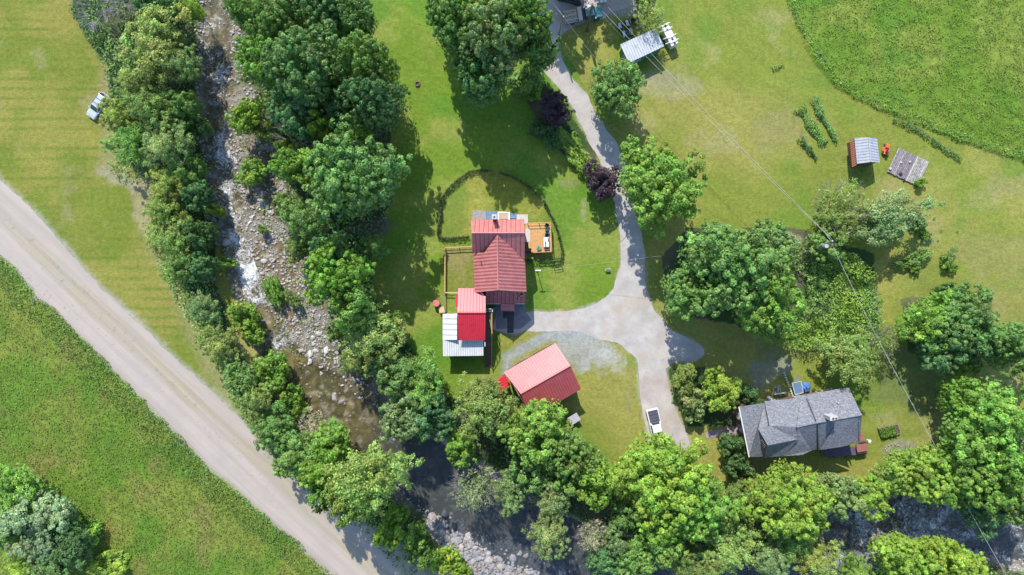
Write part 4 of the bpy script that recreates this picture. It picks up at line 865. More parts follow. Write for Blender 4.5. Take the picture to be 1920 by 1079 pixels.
p = Z(1362,428,7.5); build(MB().tube((p[0], p[1], 6.6), (p[0]-.1, p[1]+.1, 7.7), .08, None, 6), 'vent_pipe', MAT['white'], Gh, True)
DK = thing('low_deck', 'plum-coloured deck with red-brown edge at the lower side of the grey-roofed house', 'deck', (*W2(1585, 852), 0))
for i in range(8): a = i/8; build(MB().slab(ccw([Z(1150+8*i*1.2, 985+i*11, 1.1), Z(1690, 935+i*13, 1.1), Z(1692, 946+i*13, 1.1), Z(1150+8*i*1.2, 995.5+i*11, 1.1)]), .06), 'board', MAT['plum'], DK, True)
for i in range(4): build(MB().slab(ccw([Z(1612+i*13, 790, 1.12), Z(1623.5+i*13, 790, 1.12), Z(1640+i*13, 1000, 1.12), Z(1628.5+i*13, 1000, 1.12)]), .06, .01), 'board', MAT['brown_red'], DK, True)
for x_, y_ in ((1165,1000),(1300,1075),(1450,1060),(1600,1040),(1690,1025),(1690,900)): q = Z(x_, y_, .5); build(MB().box(q[0], q[1], .5, .12, .12, 1.0), 'post', MAT['wood_dark'], DK, True)
tb = Z(1615,948,1.1); PT = thing('picnic_table', 'brown picnic table on the deck of the grey-roofed house', 'table', tb, .15)
for i in range(5): build(MB().box(0, -.5+i*.25, .76, 1.75, .23, .05), 'board', MAT['brown_red'], PT)
for a in (-1, 1): build(MB().box(a*.65, 0, .37, .1, .9, .73), 'leg', MAT['brown_red'], PT); build(MB().box(0, a*.85, .45, 1.6, .25, .05), 'bench', MAT['wood_dark'], PT); build(MB().box(a*.65, 0, .40, .06, 1.6, .05), 'bearer', MAT['wood_dark'], PT)
single('grill', 'small white round grill on the right edge of the plum-coloured deck', 'grill', MB().ring(*Z(1662,850,0)[:2], 1.13, 2.0, .18, 12, .26), MAT['white'])
single('stool', 'small red stool below the picnic table', 'stool', MB().box(*Z(1600,1003,1.3)[:2], 1.33, .45, .35, .42, .1), MAT['orange'], bevel=.02)
# trap, rope, barrel, ladder beside the grey house
TB = thing('covered_pool', 'blue-covered square tub in a pale frame above the grey-roofed house', 'pool', (*W2(1496, 728), 0))
q4 = [(1485,719),(1502,715.5),(1506,736.5),(1491,741)]; build(MB().slab(ccw([W(a, b, .75) for a, b in q4]), .75), 'tub', MAT['blue_grey'], TB, True)
for a, b in zip(q4, q4[1:]+q4[:1]): build(MB().tube(W(*a, .80), W(*b, .80), .07, None, 4), 'frame', MAT['concrete'], TB, True)
def crumple(name, label, cat, px, py, r, h, mat, seed):
    g = np.random.default_rng(seed); n = 22; u = np.linspace(-1, 1, n); U, V_ = np.meshgrid(u, u); d = np.clip(1-(U**2+V_**2)**1.2, 0, 1)**.5
    off = seed; Z_ = h*d*(.45+.9*vnoise(U, V_, .28, off)); x0, y0 = W2(px, py, .3); v = np.stack([U.ravel()*r*(1+.25*vnoise(U, V_, .4, off+3).ravel()), V_.ravel()*r*1.2, Z_.ravel()], 1); ii_ = np.arange(n*n).reshape(n, n)
    f = np.stack([ii_[:-1,:-1].ravel(), ii_[:-1,1:].ravel(), ii_[1:,1:].ravel(), ii_[1:,:-1].ravel()], 1); keep = (d.ravel()[f] > .05).all(1); o = link(name, np_mesh(name, v, f[keep], None, [mat])); o.location = (x0, y0, .3); tag(o, label, cat)
crumple('tarp', 'crumpled bright blue tarp beside the blue-covered tub', 'tarp', 1510, 725.5, .75, .8, MAT['blue_tarp'], 5)
single('barrel', 'pale grey barrel at the eave of the grey-roofed house', 'barrel', MB().ring(*W2(1441, 746), 0, .9, .40, 18, .36), MAT['concrete'])
Ld = thing('ladder', 'metal ladder lying by the dark shrub left of the grey-roofed house', 'ladder', (*W2(1404, 727), 0))
la, lb_ = np.array([1397, 730.]), np.array([1410, 723.5]); lc = np.array([1.6, 3.4])
for k in (0, 1): build(MB().tube(W(*(la+lc*k), .9), W(*(lb_+lc*k), .9), .04, None, 4), 'side_rail', MAT['white'], Ld, True)
for k in range(5): p = la+(lb_-la)*(k+.5)/5; build(MB().tube(W(*p, .9), W(*(p+lc), .9), .03, None, 4), 'rung', MAT['white'], Ld, True)
for t in (0.05, .95): p = la+(lb_-la)*t+lc*.5; q = W(*p, .9); build(MB().box(q[0], q[1], .44, .3, .3, .88), 'support', MAT['wood_dark'], Ld, True)
Sw = thing('garden_bench', 'long pale slatted bench with two uprights above the grey-roofed house', 'bench', (*W2(1464, 739), 0))
build(MB().tube(W(1452, 739.5, .8), W(1474, 736.5, .8), .13, None, 5), 'seat', MAT['white'], Sw, True)
for x_ in (1459, 1462.3): build(MB().tube(W(x_, 722, .5), W(x_+1, 736, .85), .06, None, 4), 'upright', MAT['concrete'], Sw, True)
for x_ in (1454, 1472): q = W(x_, 738, .4); build(MB().box(q[0], q[1], .35, .1, .4, .7), 'leg', MAT['white'], Sw, True)
rg_ = thing('tyre_planter', 'small round ring of pale stones left of the pale bench', 'planter', (*W2(1453.5, 730.5), 0)); 
for k in range(8): a = k*math.pi/4; build(MB().box(.38*math.cos(a), .38*math.sin(a), .10, .2, .16, .22, a), 'stone', MAT['concrete'], rg_)
RP = thing('rope_fence', 'row of short pale stakes leading to the grey-roofed house', 'fence', (*W2(1478, 723), 0))
for k in range(12): t = k/11; p = W2(1470+17*t, 700+46*t, .3); build(MB().box(p[0], p[1], .3, .10, .28, .6, -.35), 'stake', MAT['white'], RP, True)
for k in range(3): single('stray_board', ['short orange board along the upper eave of the grey-roofed house', 'pale board along the upper eave of the grey-roofed house', 'long orange board at the wall of the grey-roofed house'][k], 'board', MB().tube(W(*[(1463,748),(1530,736),(1528,735)][k], .3), W(*[(1484,745.5),(1560,729),(1545,732)][k], .3), .12, None, 4), [MAT['wood'], MAT['concrete'], MAT['wood']][k])
# raised bed, rock garden, clothes line post
Rb = thing('raised_bed', 'wooden raised bed full of leafy plants right of the grey-roofed house', 'raised bed', (*W2(1668, 813), 0)); q4 = [(1647,804),(1683,796),(1688.5,813.5),(1653,821)]
for a, b in zip(q4, q4[1:]+q4[:1]): 
    p, q = W(*a, .45), W(*b, .45); build(MB().box((p[0]+q[0])/2, (p[1]+q[1])/2, .25, math.hypot(q[0]-p[0], q[1]-p[1])-.06, .08, .5, math.atan2(q[1]-p[1], q[0]-p[0])), 'side_board', MAT['wood_grey'], Rb, True)
build(MB().slab(ccw([W(a, b, .38) for a, b in [(1648,805),(1682.5,797.3),(1687.5,813),(1654,820)]]), .3), 'soil', MAT['wood_dark'], Rb, True)
k = 900; s1 = rng.random(k)*.82; s2 = rng.random(k); Pq = [np.array(W(*q, .5)) for q in q4]; c = Pq[0]*(1-s1[:, None])+Pq[1]*s1[:, None]; e = Pq[3]*(1-s1[:, None])+Pq[2]*s1[:, None]; c = c+(e-c)*s2[:, None]; c[:, 2] = .4+.6*rng.random(k)*(.5+vnoise(c[:, 0], c[:, 1], .6, 4)); c -= np.array(WL[Rb.name])
v, f, c4 = leaf_arrays(c, np.tile([0, 0, 1.], (k, 1)), .26*rng.uniform(.6, 1.3, k), np.clip(rng.normal(1, .2, (k, 1)), .5, 1.6)*np.array((.14,.25,.03)), .6); o = link('vegetables', np_mesh('vegetables', v, f, c4, [MAT['leaf']]), Rb); o.color = (1, 1, 1, 1); o['kind'] = 'stuff'
for k in range(14):
    a = k/14*2*math.pi; px_, py_ = 1675+15*math.cos(a), 842+8*math.sin(a); q = W2(px_, py_); single('border_stone', 'low stone in the oval edging of the rock garden', 'stone', MB().box(q[0], q[1], .08, .38, .26, .2, a*1.7, .7, .7), MAT['wood_greylight'], 'edging stones of the rock garden', bevel=.05)
CP = thing('clothes_post', 'pale T-shaped clothes post near the raised bed', 'post', (*W2(1729, 843), 0)); q = W(1729, 843, 0); tp = (q[0], q[1], 2.1); build(MB().tube(q, tp, .07, None, 6), 'pole', MAT['white'], CP, True); build(MB().tube((tp[0]-.35, tp[1]-.25, 2.1), (tp[0]+.35, tp[1]+.25, 2.1), .06, None, 5), 'crossbar', MAT['white'], CP, True)
# lattice blocks, bench, lamp, objects on lawns
LB = thing('concrete_blocks', 'pale lattice of hollow concrete blocks above the central tree clump', 'block wall', (*W2(1470, 442), 0), -.33)
for i in range(7):
    for j in range(3): build(MB().box(-1.5+i*.5, .36-j*.36, .2, .44, .05, .38), 'block', MAT['concrete'], LB)
for i in range(8): build(MB().box(-1.75+i*.5, 0, .2, .055, .9, .40), 'block', MAT['concrete'], LB)
Bw = thing('lawn_bench', 'white bench on the lawn beside the driveway bend', 'bench', (*W2(1139, 507), 0), 0); build(MB().box(0, 0, .45, .75, .30, .05), 'seat', MAT['white'], Bw); build(MB().box(0, .18, .72, .78, .05, .42), 'backrest', MAT['white'], Bw)
for a in (-1, 1): build(MB().box(a*.32, 0, .21, .06, .30, .43), 'leg', MAT['white'], Bw)
Lp = thing('yard_lamp', 'thin yard lamp post with white head right of the farmhouse', 'lamp post', (*W2(1007.5, 508.5), 0)); build(MB().tube((0, 0, -.1), (0, 0, 3.7), .06, .05, 8), 'post', MAT['black'], Lp); build(MB().box(0, 0, 3.78, .85, .2, .12), 'lamp_head', MAT['white'], Lp, bevel=.03); build(MB().ring(0, 0, .0, .12, .22), 'foot', MAT['black'], Lp)
fp = thing('fire_pit', 'small stone fire ring in the middle lawn', 'fire pit', (*W2(783, 158), 0))
for k in range(9): a = k*2*math.pi/9; build(MB().box(.36*math.cos(a), .36*math.sin(a), .14, .26, .18, .3, a+1.57, .8, .8), 'stone', MAT['brown_wall'], fp)
build(MB().ring(0, 0, .0, .06, .3), 'ash', MAT['black'], fp)
single('white_tub', 'small white tub among bushes under the upper grove', 'tub', MB().ring(*W2(972, 157, .4), .1, .6, .25, 12, .38), MAT['white'])

# ================================================================ POLES AND WIRES
def pole(name, label, base, top_px, h, r, mat, arms=None):
    b = W(*base, 0); t_ = W(*top_px, h); root = thing(name, label, 'utility pole', b)
    build(MB().tube((b[0], b[1], -.3), t_, r*1.25, r*.8, 10), 'shaft', mat, root, True); return root, t_
p1, t1 = pole('utility_pole', 'thick brown leaning utility pole in front of the teal truck', (1101,58), (1111,8), 11.0, .20, MAT['pole'])
build(MB().box(t1[0], t1[1], t1[2]-.5, 2.2, .12, .12, .5), 'crossarm', MAT['pole_grey'], p1, True); build(MB().ring(t1[0]-.45, t1[1]-.1, 9.4, 10.4, .26), 'transformer', MAT['galv'], p1, True)
p2, t2 = pole('utility_pole', 'grey-green pole on the corner of driveway and parking area', (1047.5,66), (1056.5,31), 8.5, .13, MAT['pole_grey'])
build(MB().tube(W(1055, 62, 0), t2, .05, None, 5), 'brace', MAT['pole_grey'], p2, True)
p3, t3 = pole('utility_pole', 'grey utility pole with crossarm rising from the central tree clump', (1507,476), (1561,452), 10.8, .17, MAT['pole_grey'])
a3, b3 = W(1545, 434, 10.4), W(1562, 458, 10.4); build(MB().tube(a3, b3, .07, None, 5), 'crossarm', MAT['pole_grey'], p3, True); q = W(1548, 462, 9.3); build(MB().ring(q[0], q[1], 8.7, 9.7, .3), 'transformer', MAT['galv'], p3, True)
p4 = thing('signal_post', 'thin post with grey fitting right of the utility pole', 'post', W(1583, 442, 0)); q = W(1588, 438, 6.5); build(MB().tube((q[0]-.4, q[1]-.1, -.2), q, .06, None, 5), 'post', MAT['pole_grey'], p4, True); build(MB().box(q[0]+.3, q[1]+.15, 6.5, 1.1, .14, .14, .5), 'arm', MAT['pole_grey'], p4, True)
def wire(label, p, q, sag, r=.020, mat='wire', n=14):
    mb = MB(); pts = []
    for i in range(n+1):
        t = i/n; pts.append((p[0]+(q[0]-p[0])*t, p[1]+(q[1]-p[1])*t, p[2]+(q[2]-p[2])*t-sag*4*t*(1-t)))
    for a, b in zip(pts, pts[1:]): mb.tube(a, b, r, None, 4)
    return single('power_line', label, 'wire', mb, MAT[mat])
wire('left of the two wires running from the green shed side to the central pole', W(1130, 22, 10.5), W(1546, 436, 10.5), .7)
wire('right of the two wires running from the green shed side to the central pole', W(1140, 14, 10.8), W(1560, 449, 10.8), .7)
wire('bright wire from the central pole down past the grey-roofed house to the bottom right', W(1560, 458, 10.8), W(1750, 830, 9.5), .8, .03)
wire('bright wire continuing over the dark creek to the bottom right corner', W(1750, 830, 9.5), W(1905, 1110, 11), .5, .03)
wire('thin wire from the top edge to the grey-green pole', W(1005, -40, 9), t2, .4)
wire('thin wire from the grey-green pole toward the round maple', t2, W(1150, 150, 6), .5, .013)
wire('thin wire from the thick brown pole to the green shed', t1, W(1176, 78, 4.0), .3, .013)
wire('dashed wire crossing the driveway from the lamp post', W(1010, 508, 3.7), W(1240, 480, 8), .5, .013)

# ================================================================ VEHICLES
def wheels(root, xs, ys, r, w):
    for y in ys:
        for s in xs:
            o = build(MB().tube((s-w/2, y, r), (s+w/2, y, r), r, None, 16), 'wheel', MAT['rubber'], root)
            build(MB().tube((s-w/2-.01, y, r), (s+w/2+.01, y, r), r*.6, None, 10), 'rim', MAT['steel'], o)
def loft(secs):
    """secs: (y, half width at sill, half width at shoulder, z bottom, z shoulder, z top, half width top)"""
    mb = MB(); n = 8; v = []
    for y, w0, w1, z0, z1, z2, w2 in secs:
        v += [(-w0, y, z0), (w0, y, z0), (w1, y, (z0+z1)/2), (w1, y, z1), (w2, y, z2), (-w2, y, z2), (-w1, y, z1), (-w1, y, (z0+z1)/2)]
    f = [tuple(range(n-1, -1, -1)), tuple(range((len(secs)-1)*n, len(secs)*n))]
    for i in range(len(secs)-1):
        for j in range(n): f.append((i*n+j, i*n+(j+1) % n, (i+1)*n+(j+1) % n, (i+1)*n+j))
    f[0] = tuple(reversed(f[0])); f[1] = tuple(reversed(f[1]))
    mb.add(v, [tuple(reversed(q)) for q in f]); return mb
def glassq(root, name, quad, mat='glass', th=.02):
    a, b, c, d = [Vector(p) for p in quad]; n = (b-a).cross(d-a).normalized()*th
    return build(MB().hexa([tuple(p-n*.5) for p in (a, b, c, d)], [tuple(p+n) for p in (a, b, c, d)]), name, MAT[mat], root)
def car(label, px, py, rz, paint, L=4.5, Wd=1.78, Hh=1.62, kind='car', z=0.0):
    """front is +y"""
    t = thing('parked_car', label, kind, (*W2(px, py, .8), z), rz); h, w = L/2, Wd/2
    build(loft([(-h, w*.80, w*.86, .42, .80, .92, w*.72), (-h+.12, w*.9, w*.97, .30, .88, 1.0, w*.84), (-h+.7, w*.95, w, .24, .92, 1.03, w*.88), (h-1.35, w*.95, w, .24, .90, .98, w*.86), (h-.45, w*.93, w*.97, .26, .80, .90, w*.80), (h-.12, w*.86, w*.9, .32, .70, .80, w*.7), (h, w*.7, w*.75, .42, .60, .66, w*.55)]), 'body', paint, t, bevel=.03)
    y0, y1, y2, y3 = -h+.12, -h+.45, h-1.95, h-1.25; zb = 1.0; wt = w*.70
    cab = [(-w*.85, y0, zb), (w*.85, y0, zb), (w*.86, y3, zb-.03), (-w*.86, y3, zb-.03)]; top = [(-wt, y1, Hh), (wt, y1, Hh), (wt, y2, Hh-.03), (-wt, y2, Hh-.03)]
    build(MB().hexa(cab, top), 'cabin', paint, t, bevel=.04)
    def lerp(a, b, u): return tuple(a[k]+(b[k]-a[k])*u for k in range(3))
    glassq(t, 'windshield', [lerp(cab[2], cab[3], .06), lerp(cab[2], cab[3], .94), lerp(top[2], top[3], .92), lerp(top[2], top[3], .08)][::1], th=.035)
    glassq(t, 'rear_window', [lerp(cab[0], cab[1], .08), lerp(cab[0], cab[1], .92), lerp(top[0], top[1], .9), lerp(top[0], top[1], .1)], th=.035)
    for s in (1, -1):
        a, b, c, d = (cab[1], cab[2], top[2], top[1]) if s > 0 else (cab[3], cab[0], top[0], top[3])
        for u0, u1 in ((.08, .36), (.39, .64), (.67, .93)):
            B0, B1, T0, T1 = lerp(a, b, u0), lerp(a, b, u1), lerp(d, c, u0), lerp(d, c, u1); glassq(t, 'side_window', [lerp(B0, T0, .12), lerp(B1, T1, .12), lerp(B1, T1, .85), lerp(B0, T0, .85)], th=.035)
        build(MB().box(s*(w+.08), y3-.1, 1.02, .18, .12, .13), 'mirror', paint, t, bevel=.02)
        build(MB().box(s*w*.62, h-.07, .66, .34, .12, .13), 'headlight', MAT['white'], t, bevel=.02); build(MB().box(s*w*.72, -h+.02, .82, .24, .08, .2), 'tail_light', MAT['red_bright'], t)
        build(MB().tube((s*wt*.92, y1+.15, Hh+.05), (s*wt*.92, y2-.15, Hh+.05), .025, None, 5), 'roof_rail', MAT['black'], t)
    for yy in (y1+.75, y2-.55): build(MB().box(0, yy, Hh+.085, wt*1.9, .06, .03), 'crossbar', MAT['black'], t)
    build(MB().box(0, h-.02, .48, w*1.2, .07, .16), 'grille', MAT['black'], t)
    wheels(t, (-w+.10, w-.10), (-h+.85, h-.92), .34, .24); return t
ax_ = math.atan2(-37, -27)   # travel direction of the silver car in world axes
car('silver sport utility car with roof bars parked at the edge of the west field', 183.5, 198.5, ax_-math.pi/2, MAT['silver'])
car('dark car cut by the top edge on the parking area', 1068, -6, math.pi/2-.25, MAT['car_dark'], 4.4)
def pickup(label, px, py, rz):
    t = thing('pickup_truck', label, 'pickup truck', (*W2(px, py, .9), 0), rz); L, w = 5.7, .97; h = L/2; pw = MAT['car_white']
    build(loft([(-h, w*.94, w*.96, .5, 1.1, 1.28, w*.95), (-h+.15, w*.96, w, .35, 1.2, 1.32, w*.97), (h-1.7, w*.96, w, .35, 1.15, 1.24, w*.90), (h-.5, w*.95, w*.98, .35, 1.0, 1.16, w*.84), (h-.1, w*.88, w*.92, .4, .85, 1.0, w*.7), (h, w*.75, w*.8, .5, .8, .88, w*.6)]), 'body', pw, t, bevel=.03)
    build(MB().box(0, -h+1.12, 1.335, 1.62, 1.95, .04), 'bed_cover', MAT['tonneau'], t)
    for k in range(4): build(MB().box(0, -h+.36+k*.51, 1.362, 1.60, .035, .03), 'cover_seam', MAT['black'], t)
    cab = [(-w*.9, -h+2.2, 1.25), (w*.9, -h+2.2, 1.25), (w*.9, h-1.25, 1.2), (-w*.9, h-1.25, 1.2)]; top = [(-w*.72, -h+2.4, 1.86), (w*.72, -h+2.4, 1.86), (w*.72, h-2.0, 1.84), (-w*.72, h-2.0, 1.84)]
    build(MB().hexa(cab, top), 'cab', pw, t, bevel=.05)
    def lerp(a, b, u): return tuple(a[k]+(b[k]-a[k])*u for k in range(3))
    glassq(t, 'windshield', [lerp(cab[2], cab[3], .05), lerp(cab[2], cab[3], .95), lerp(top[2], top[3], .95), lerp(top[2], top[3], .05)], th=.03)
    glassq(t, 'rear_window', [lerp(cab[0], cab[1], .1), lerp(cab[0], cab[1], .9), lerp(top[0], top[1], .9), lerp(top[0], top[1], .1)], th=.03)
    for s in (1, -1):
        a, b, c, d = (cab[1], cab[2], top[2], top[1]) if s > 0 else (cab[3], cab[0], top[0], top[3])
        for u0, u1 in ((.08, .46), (.5, .92)):
            B0, B1, T0, T1 = lerp(a, b, u0), lerp(a, b, u1), lerp(d, c, u0), lerp(d, c, u1); glassq(t, 'side_window', [lerp(B0, T0, .12), lerp(B1, T1, .12), lerp(B1, T1, .85), lerp(B0, T0, .85)], th=.03)
        build(MB().box(s*(w+.13), h-1.45, 1.25, .26, .12, .2), 'mirror', pw, t, bevel=.02); build(MB().box(s*w*.68, h-.08, .86, .34, .12, .16), 'headlight', MAT['steel'], t)
    wheels(t, (-w+.12, w-.12), (-h+1.15, h-1.0), .40, .28)
pickup('white pickup truck with dark bed cover and its front under the lime maple', 1229.5, 799.5, math.atan2(-64, 15)-math.pi/2)
# flatbed truck
t = thing('flatbed_truck', 'teal flatbed truck with wooden bed at the top of the driveway', 'truck', (*W2(1093, 27, 1.2), 0), math.atan2(11, 66)-math.pi/2); h = 3.1
build(MB().box(0, -h+1.15, .95, 2.15, 2.3, .12), 'bed_frame', MAT['black'], t)
for k in range(9): build(MB().box(-.96+k*.24, -h+1.12, 1.04, .225, 2.2, .06), 'bed_board', MAT['wood_greylight' if k % 3 else 'wood_pale'], t)
build(MB().box(0, -h+2.62, 1.35, 2.15, .62, .75), 'tool_box', MAT['concrete'], t, bevel=.03); build(MB().box(0, -h+3.1, 1.5, 2.0, .08, 1.1), 'headboard', MAT['wood_dark'], t)
build(loft([(-h+3.3, .90, .95, .55, 1.2, 1.3, .88), (h-1.5, .90, .96, .55, 1.2, 1.3, .86), (h-.5, .88, .92, .55, 1.1, 1.2, .80), (h, .8, .84, .6, .95, 1.02, .66)]), 'body', MAT['teal_paint'], t, bevel=.03)
build(MB().hexa([(-.86, -h+3.3, 1.28), (.86, -h+3.3, 1.28), (.86, h-1.05, 1.25), (-.86, h-1.05, 1.25)], [(-.78, -h+3.4, 2.15), (.78, -h+3.4, 2.15), (.75, h-1.45, 2.12), (-.75, h-1.45, 2.12)]), 'cab', MAT['teal_paint'], t, bevel=.05)
glassq(t, 'windshield', [(.82, h-1.07, 1.32), (-.82, h-1.07, 1.32), (-.71, h-1.42, 2.06), (.71, h-1.42, 2.06)], th=.03)
for s in (1, -1): build(MB().box(s*1.05, h-1.2, 1.5, .25, .1, .3), 'mirror', MAT['white'], t); build(MB().box(s*.87, h-2.1, 1.68, .03, 1.0, .5), 'side_window', MAT['glass'], t)
wheels(t, (-.85, .85), (-h+1.2, h-.85), .42, .28)
# quad bikes
def quad(label, px, py, rz, m1):
    t = thing('quad_bike', label, 'quad bike', (*W2(px, py, .5), 0), rz); build(MB().box(0, 0, .62, .45, 1.5, .28, 0, .7, .9), 'body', m1, t, bevel=.05)
    for s in (-1, 1):
        build(MB().box(0, s*.62, .86, .85, .48, .04), 'rack', MAT['steel'], t)
        for y in (-.58, .58): build(MB().box(s*.40, y, .66, .32, .55, .10, 0, .8, .8), 'fender', m1, t, bevel=.03)
    build(MB().box(0, -.12, .86, .32, .62, .14), 'seat', MAT['black'], t, bevel=.04); build(MB().tube((-.36, .34, 1.05), (.36, .34, 1.05), .03, None, 6), 'handlebar', MAT['black'], t); build(MB().tube((0, .45, .75), (0, .34, 1.05), .04, None, 5), 'steering_column', MAT['black'], t); wheels(t, (-.46, .46), (-.62, .62), .28, .22)
quad('grey-black quad bike left of the thin willow', 1168.5, 47.5, -math.pi/2+.35, MAT['tonneau']); quad('tan quad bike just above the green shed roof', 1176.5, 62.5, -math.pi/2+.35, MAT['concrete'])
fbx = thing('fire_box', 'rusty red open box beside the quad bikes', 'box', (*W2(1187, 40), 0), .3)
for s in (-1, 1): build(MB().box(0, s*.38, .22, 1.05, .06, .45), 'side', MAT['brown_red'], fbx); build(MB().box(s*.5, 0, .22, .05, .70, .45), 'end', MAT['concrete'], fbx)
build(MB().box(0, 0, .05, .95, .70, .05), 'bottom', MAT['black'], fbx)
# trailer with crossbars
Tr = thing('box_trailer', 'white box trailer with roof hatches and four long crossbars', 'trailer', (*W2(1253.5, 68, 1.2), 0), math.atan2(41, -22)-math.pi/2-0.0)
build(MB().box(0, 0, 1.25, 1.35, 3.9, 1.4, 0, .92, .95), 'body', MAT['white'], Tr, bevel=.05); build(MB().box(0, 0, .5, 1.1, 3.6, .12), 'chassis', MAT['black'], Tr)
for y in (-.9, .95, 1.5, -1.6): build(MB().box(.05, y, 1.99, .34, .34, .07), 'hatch', MAT['black'], Tr)
for y in (1.75, .95, -.35, -1.2): build(MB().box(-.25, y, 2.2, 2.3, .11, .07, -.1), 'crossbar', MAT['white'], Tr)
for y in (1.75, .95, -.35, -1.2):
    for s in (-1, 1): build(MB().box(s*.5, y, 2.06, .06, .06, .2), 'bracket', MAT['steel'], Tr)
wheels(Tr, (-.62, .62), (-.3, .5), .30, .2); build(MB().tube((0, 1.9, .5), (0, 2.7, .5), .05, None, 5), 'drawbar', MAT['black'], Tr)
# lawn tractor
Lt = thing('lawn_tractor', 'orange lawn tractor standing between the small shed and the plank platform', 'lawn tractor', (*W2(1662, 281, .4), 0), -.2)
build(MB().box(0, .55, .6, .55, .75, .40, 0, .85, .85), 'hood', MAT['orange'], Lt, bevel=.06); build(MB().box(0, -.45, .5, .85, .85, .3, 0, .9, .9), 'fender', MAT['orange'], Lt, bevel=.05); build(MB().box(0, .05, .24, 1.15, .75, .16, 0, .9, .9), 'mower_deck', MAT['orange'], Lt, bevel=.04)
build(MB().box(0, -.42, .76, .42, .42, .14), 'seat', MAT['black'], Lt, bevel=.04); build(MB().box(0, -.62, .98, .42, .08, .36), 'seat_back', MAT['black'], Lt, bevel=.03); build(MB().tube((0, .15, .6), (0, .0, .92), .03, None, 5), 'steering_column', MAT['black'], Lt); build(MB().ring(0, -.02, .91, .95, .17, 14), 'steering_wheel', MAT['black'], Lt)
wheels(Lt, (-.42, .42), (-.55,), .27, .2); wheels(Lt, (-.36, .36), (.75,), .18, .15)
for k, (px_, py_) in enumerate([(1128, 2.5), (1134, 2)]): single('flower_pot', ['white pot at the top edge, nearer the truck', 'white pot at the top edge, farther from the truck'][k], 'pot', MB().ring(*W2(px_, py_, .4), 0, .6, .22, 14, .32), MAT['white'])
# ================================================================ TREES AND SHRUBS
GC = {'maple': (0.168, 0.302, 0.078), 'bright': (0.204, 0.364, 0.056), 'lime': (0.265, 0.413, 0.056), 'deep': (0.095, 0.195, 0.058), 'blue': (0.123, 0.252, 0.084), 'olive': (0.213, 0.302, 0.071), 'yellow': (0.293, 0.39, 0.095), 'silver': (0.235, 0.33, 0.115), 'pale': (0.25, 0.34, 0.15), 'plum': (0.085, 0.055, 0.07), 'tan': (0.374, 0.374, 0.22), 'mid': (0.185, 0.325, 0.069)}
KN = {'L': ('maple_tree', 'maple tree'), 'M': ('broadleaf_tree', 'broadleaf tree'), 'F': ('willow_tree', 'willow'), 'T': ('young_tree', 'young tree'), 'S': ('shrub', 'shrub'), 'D': ('bare_tree', 'dead tree')}
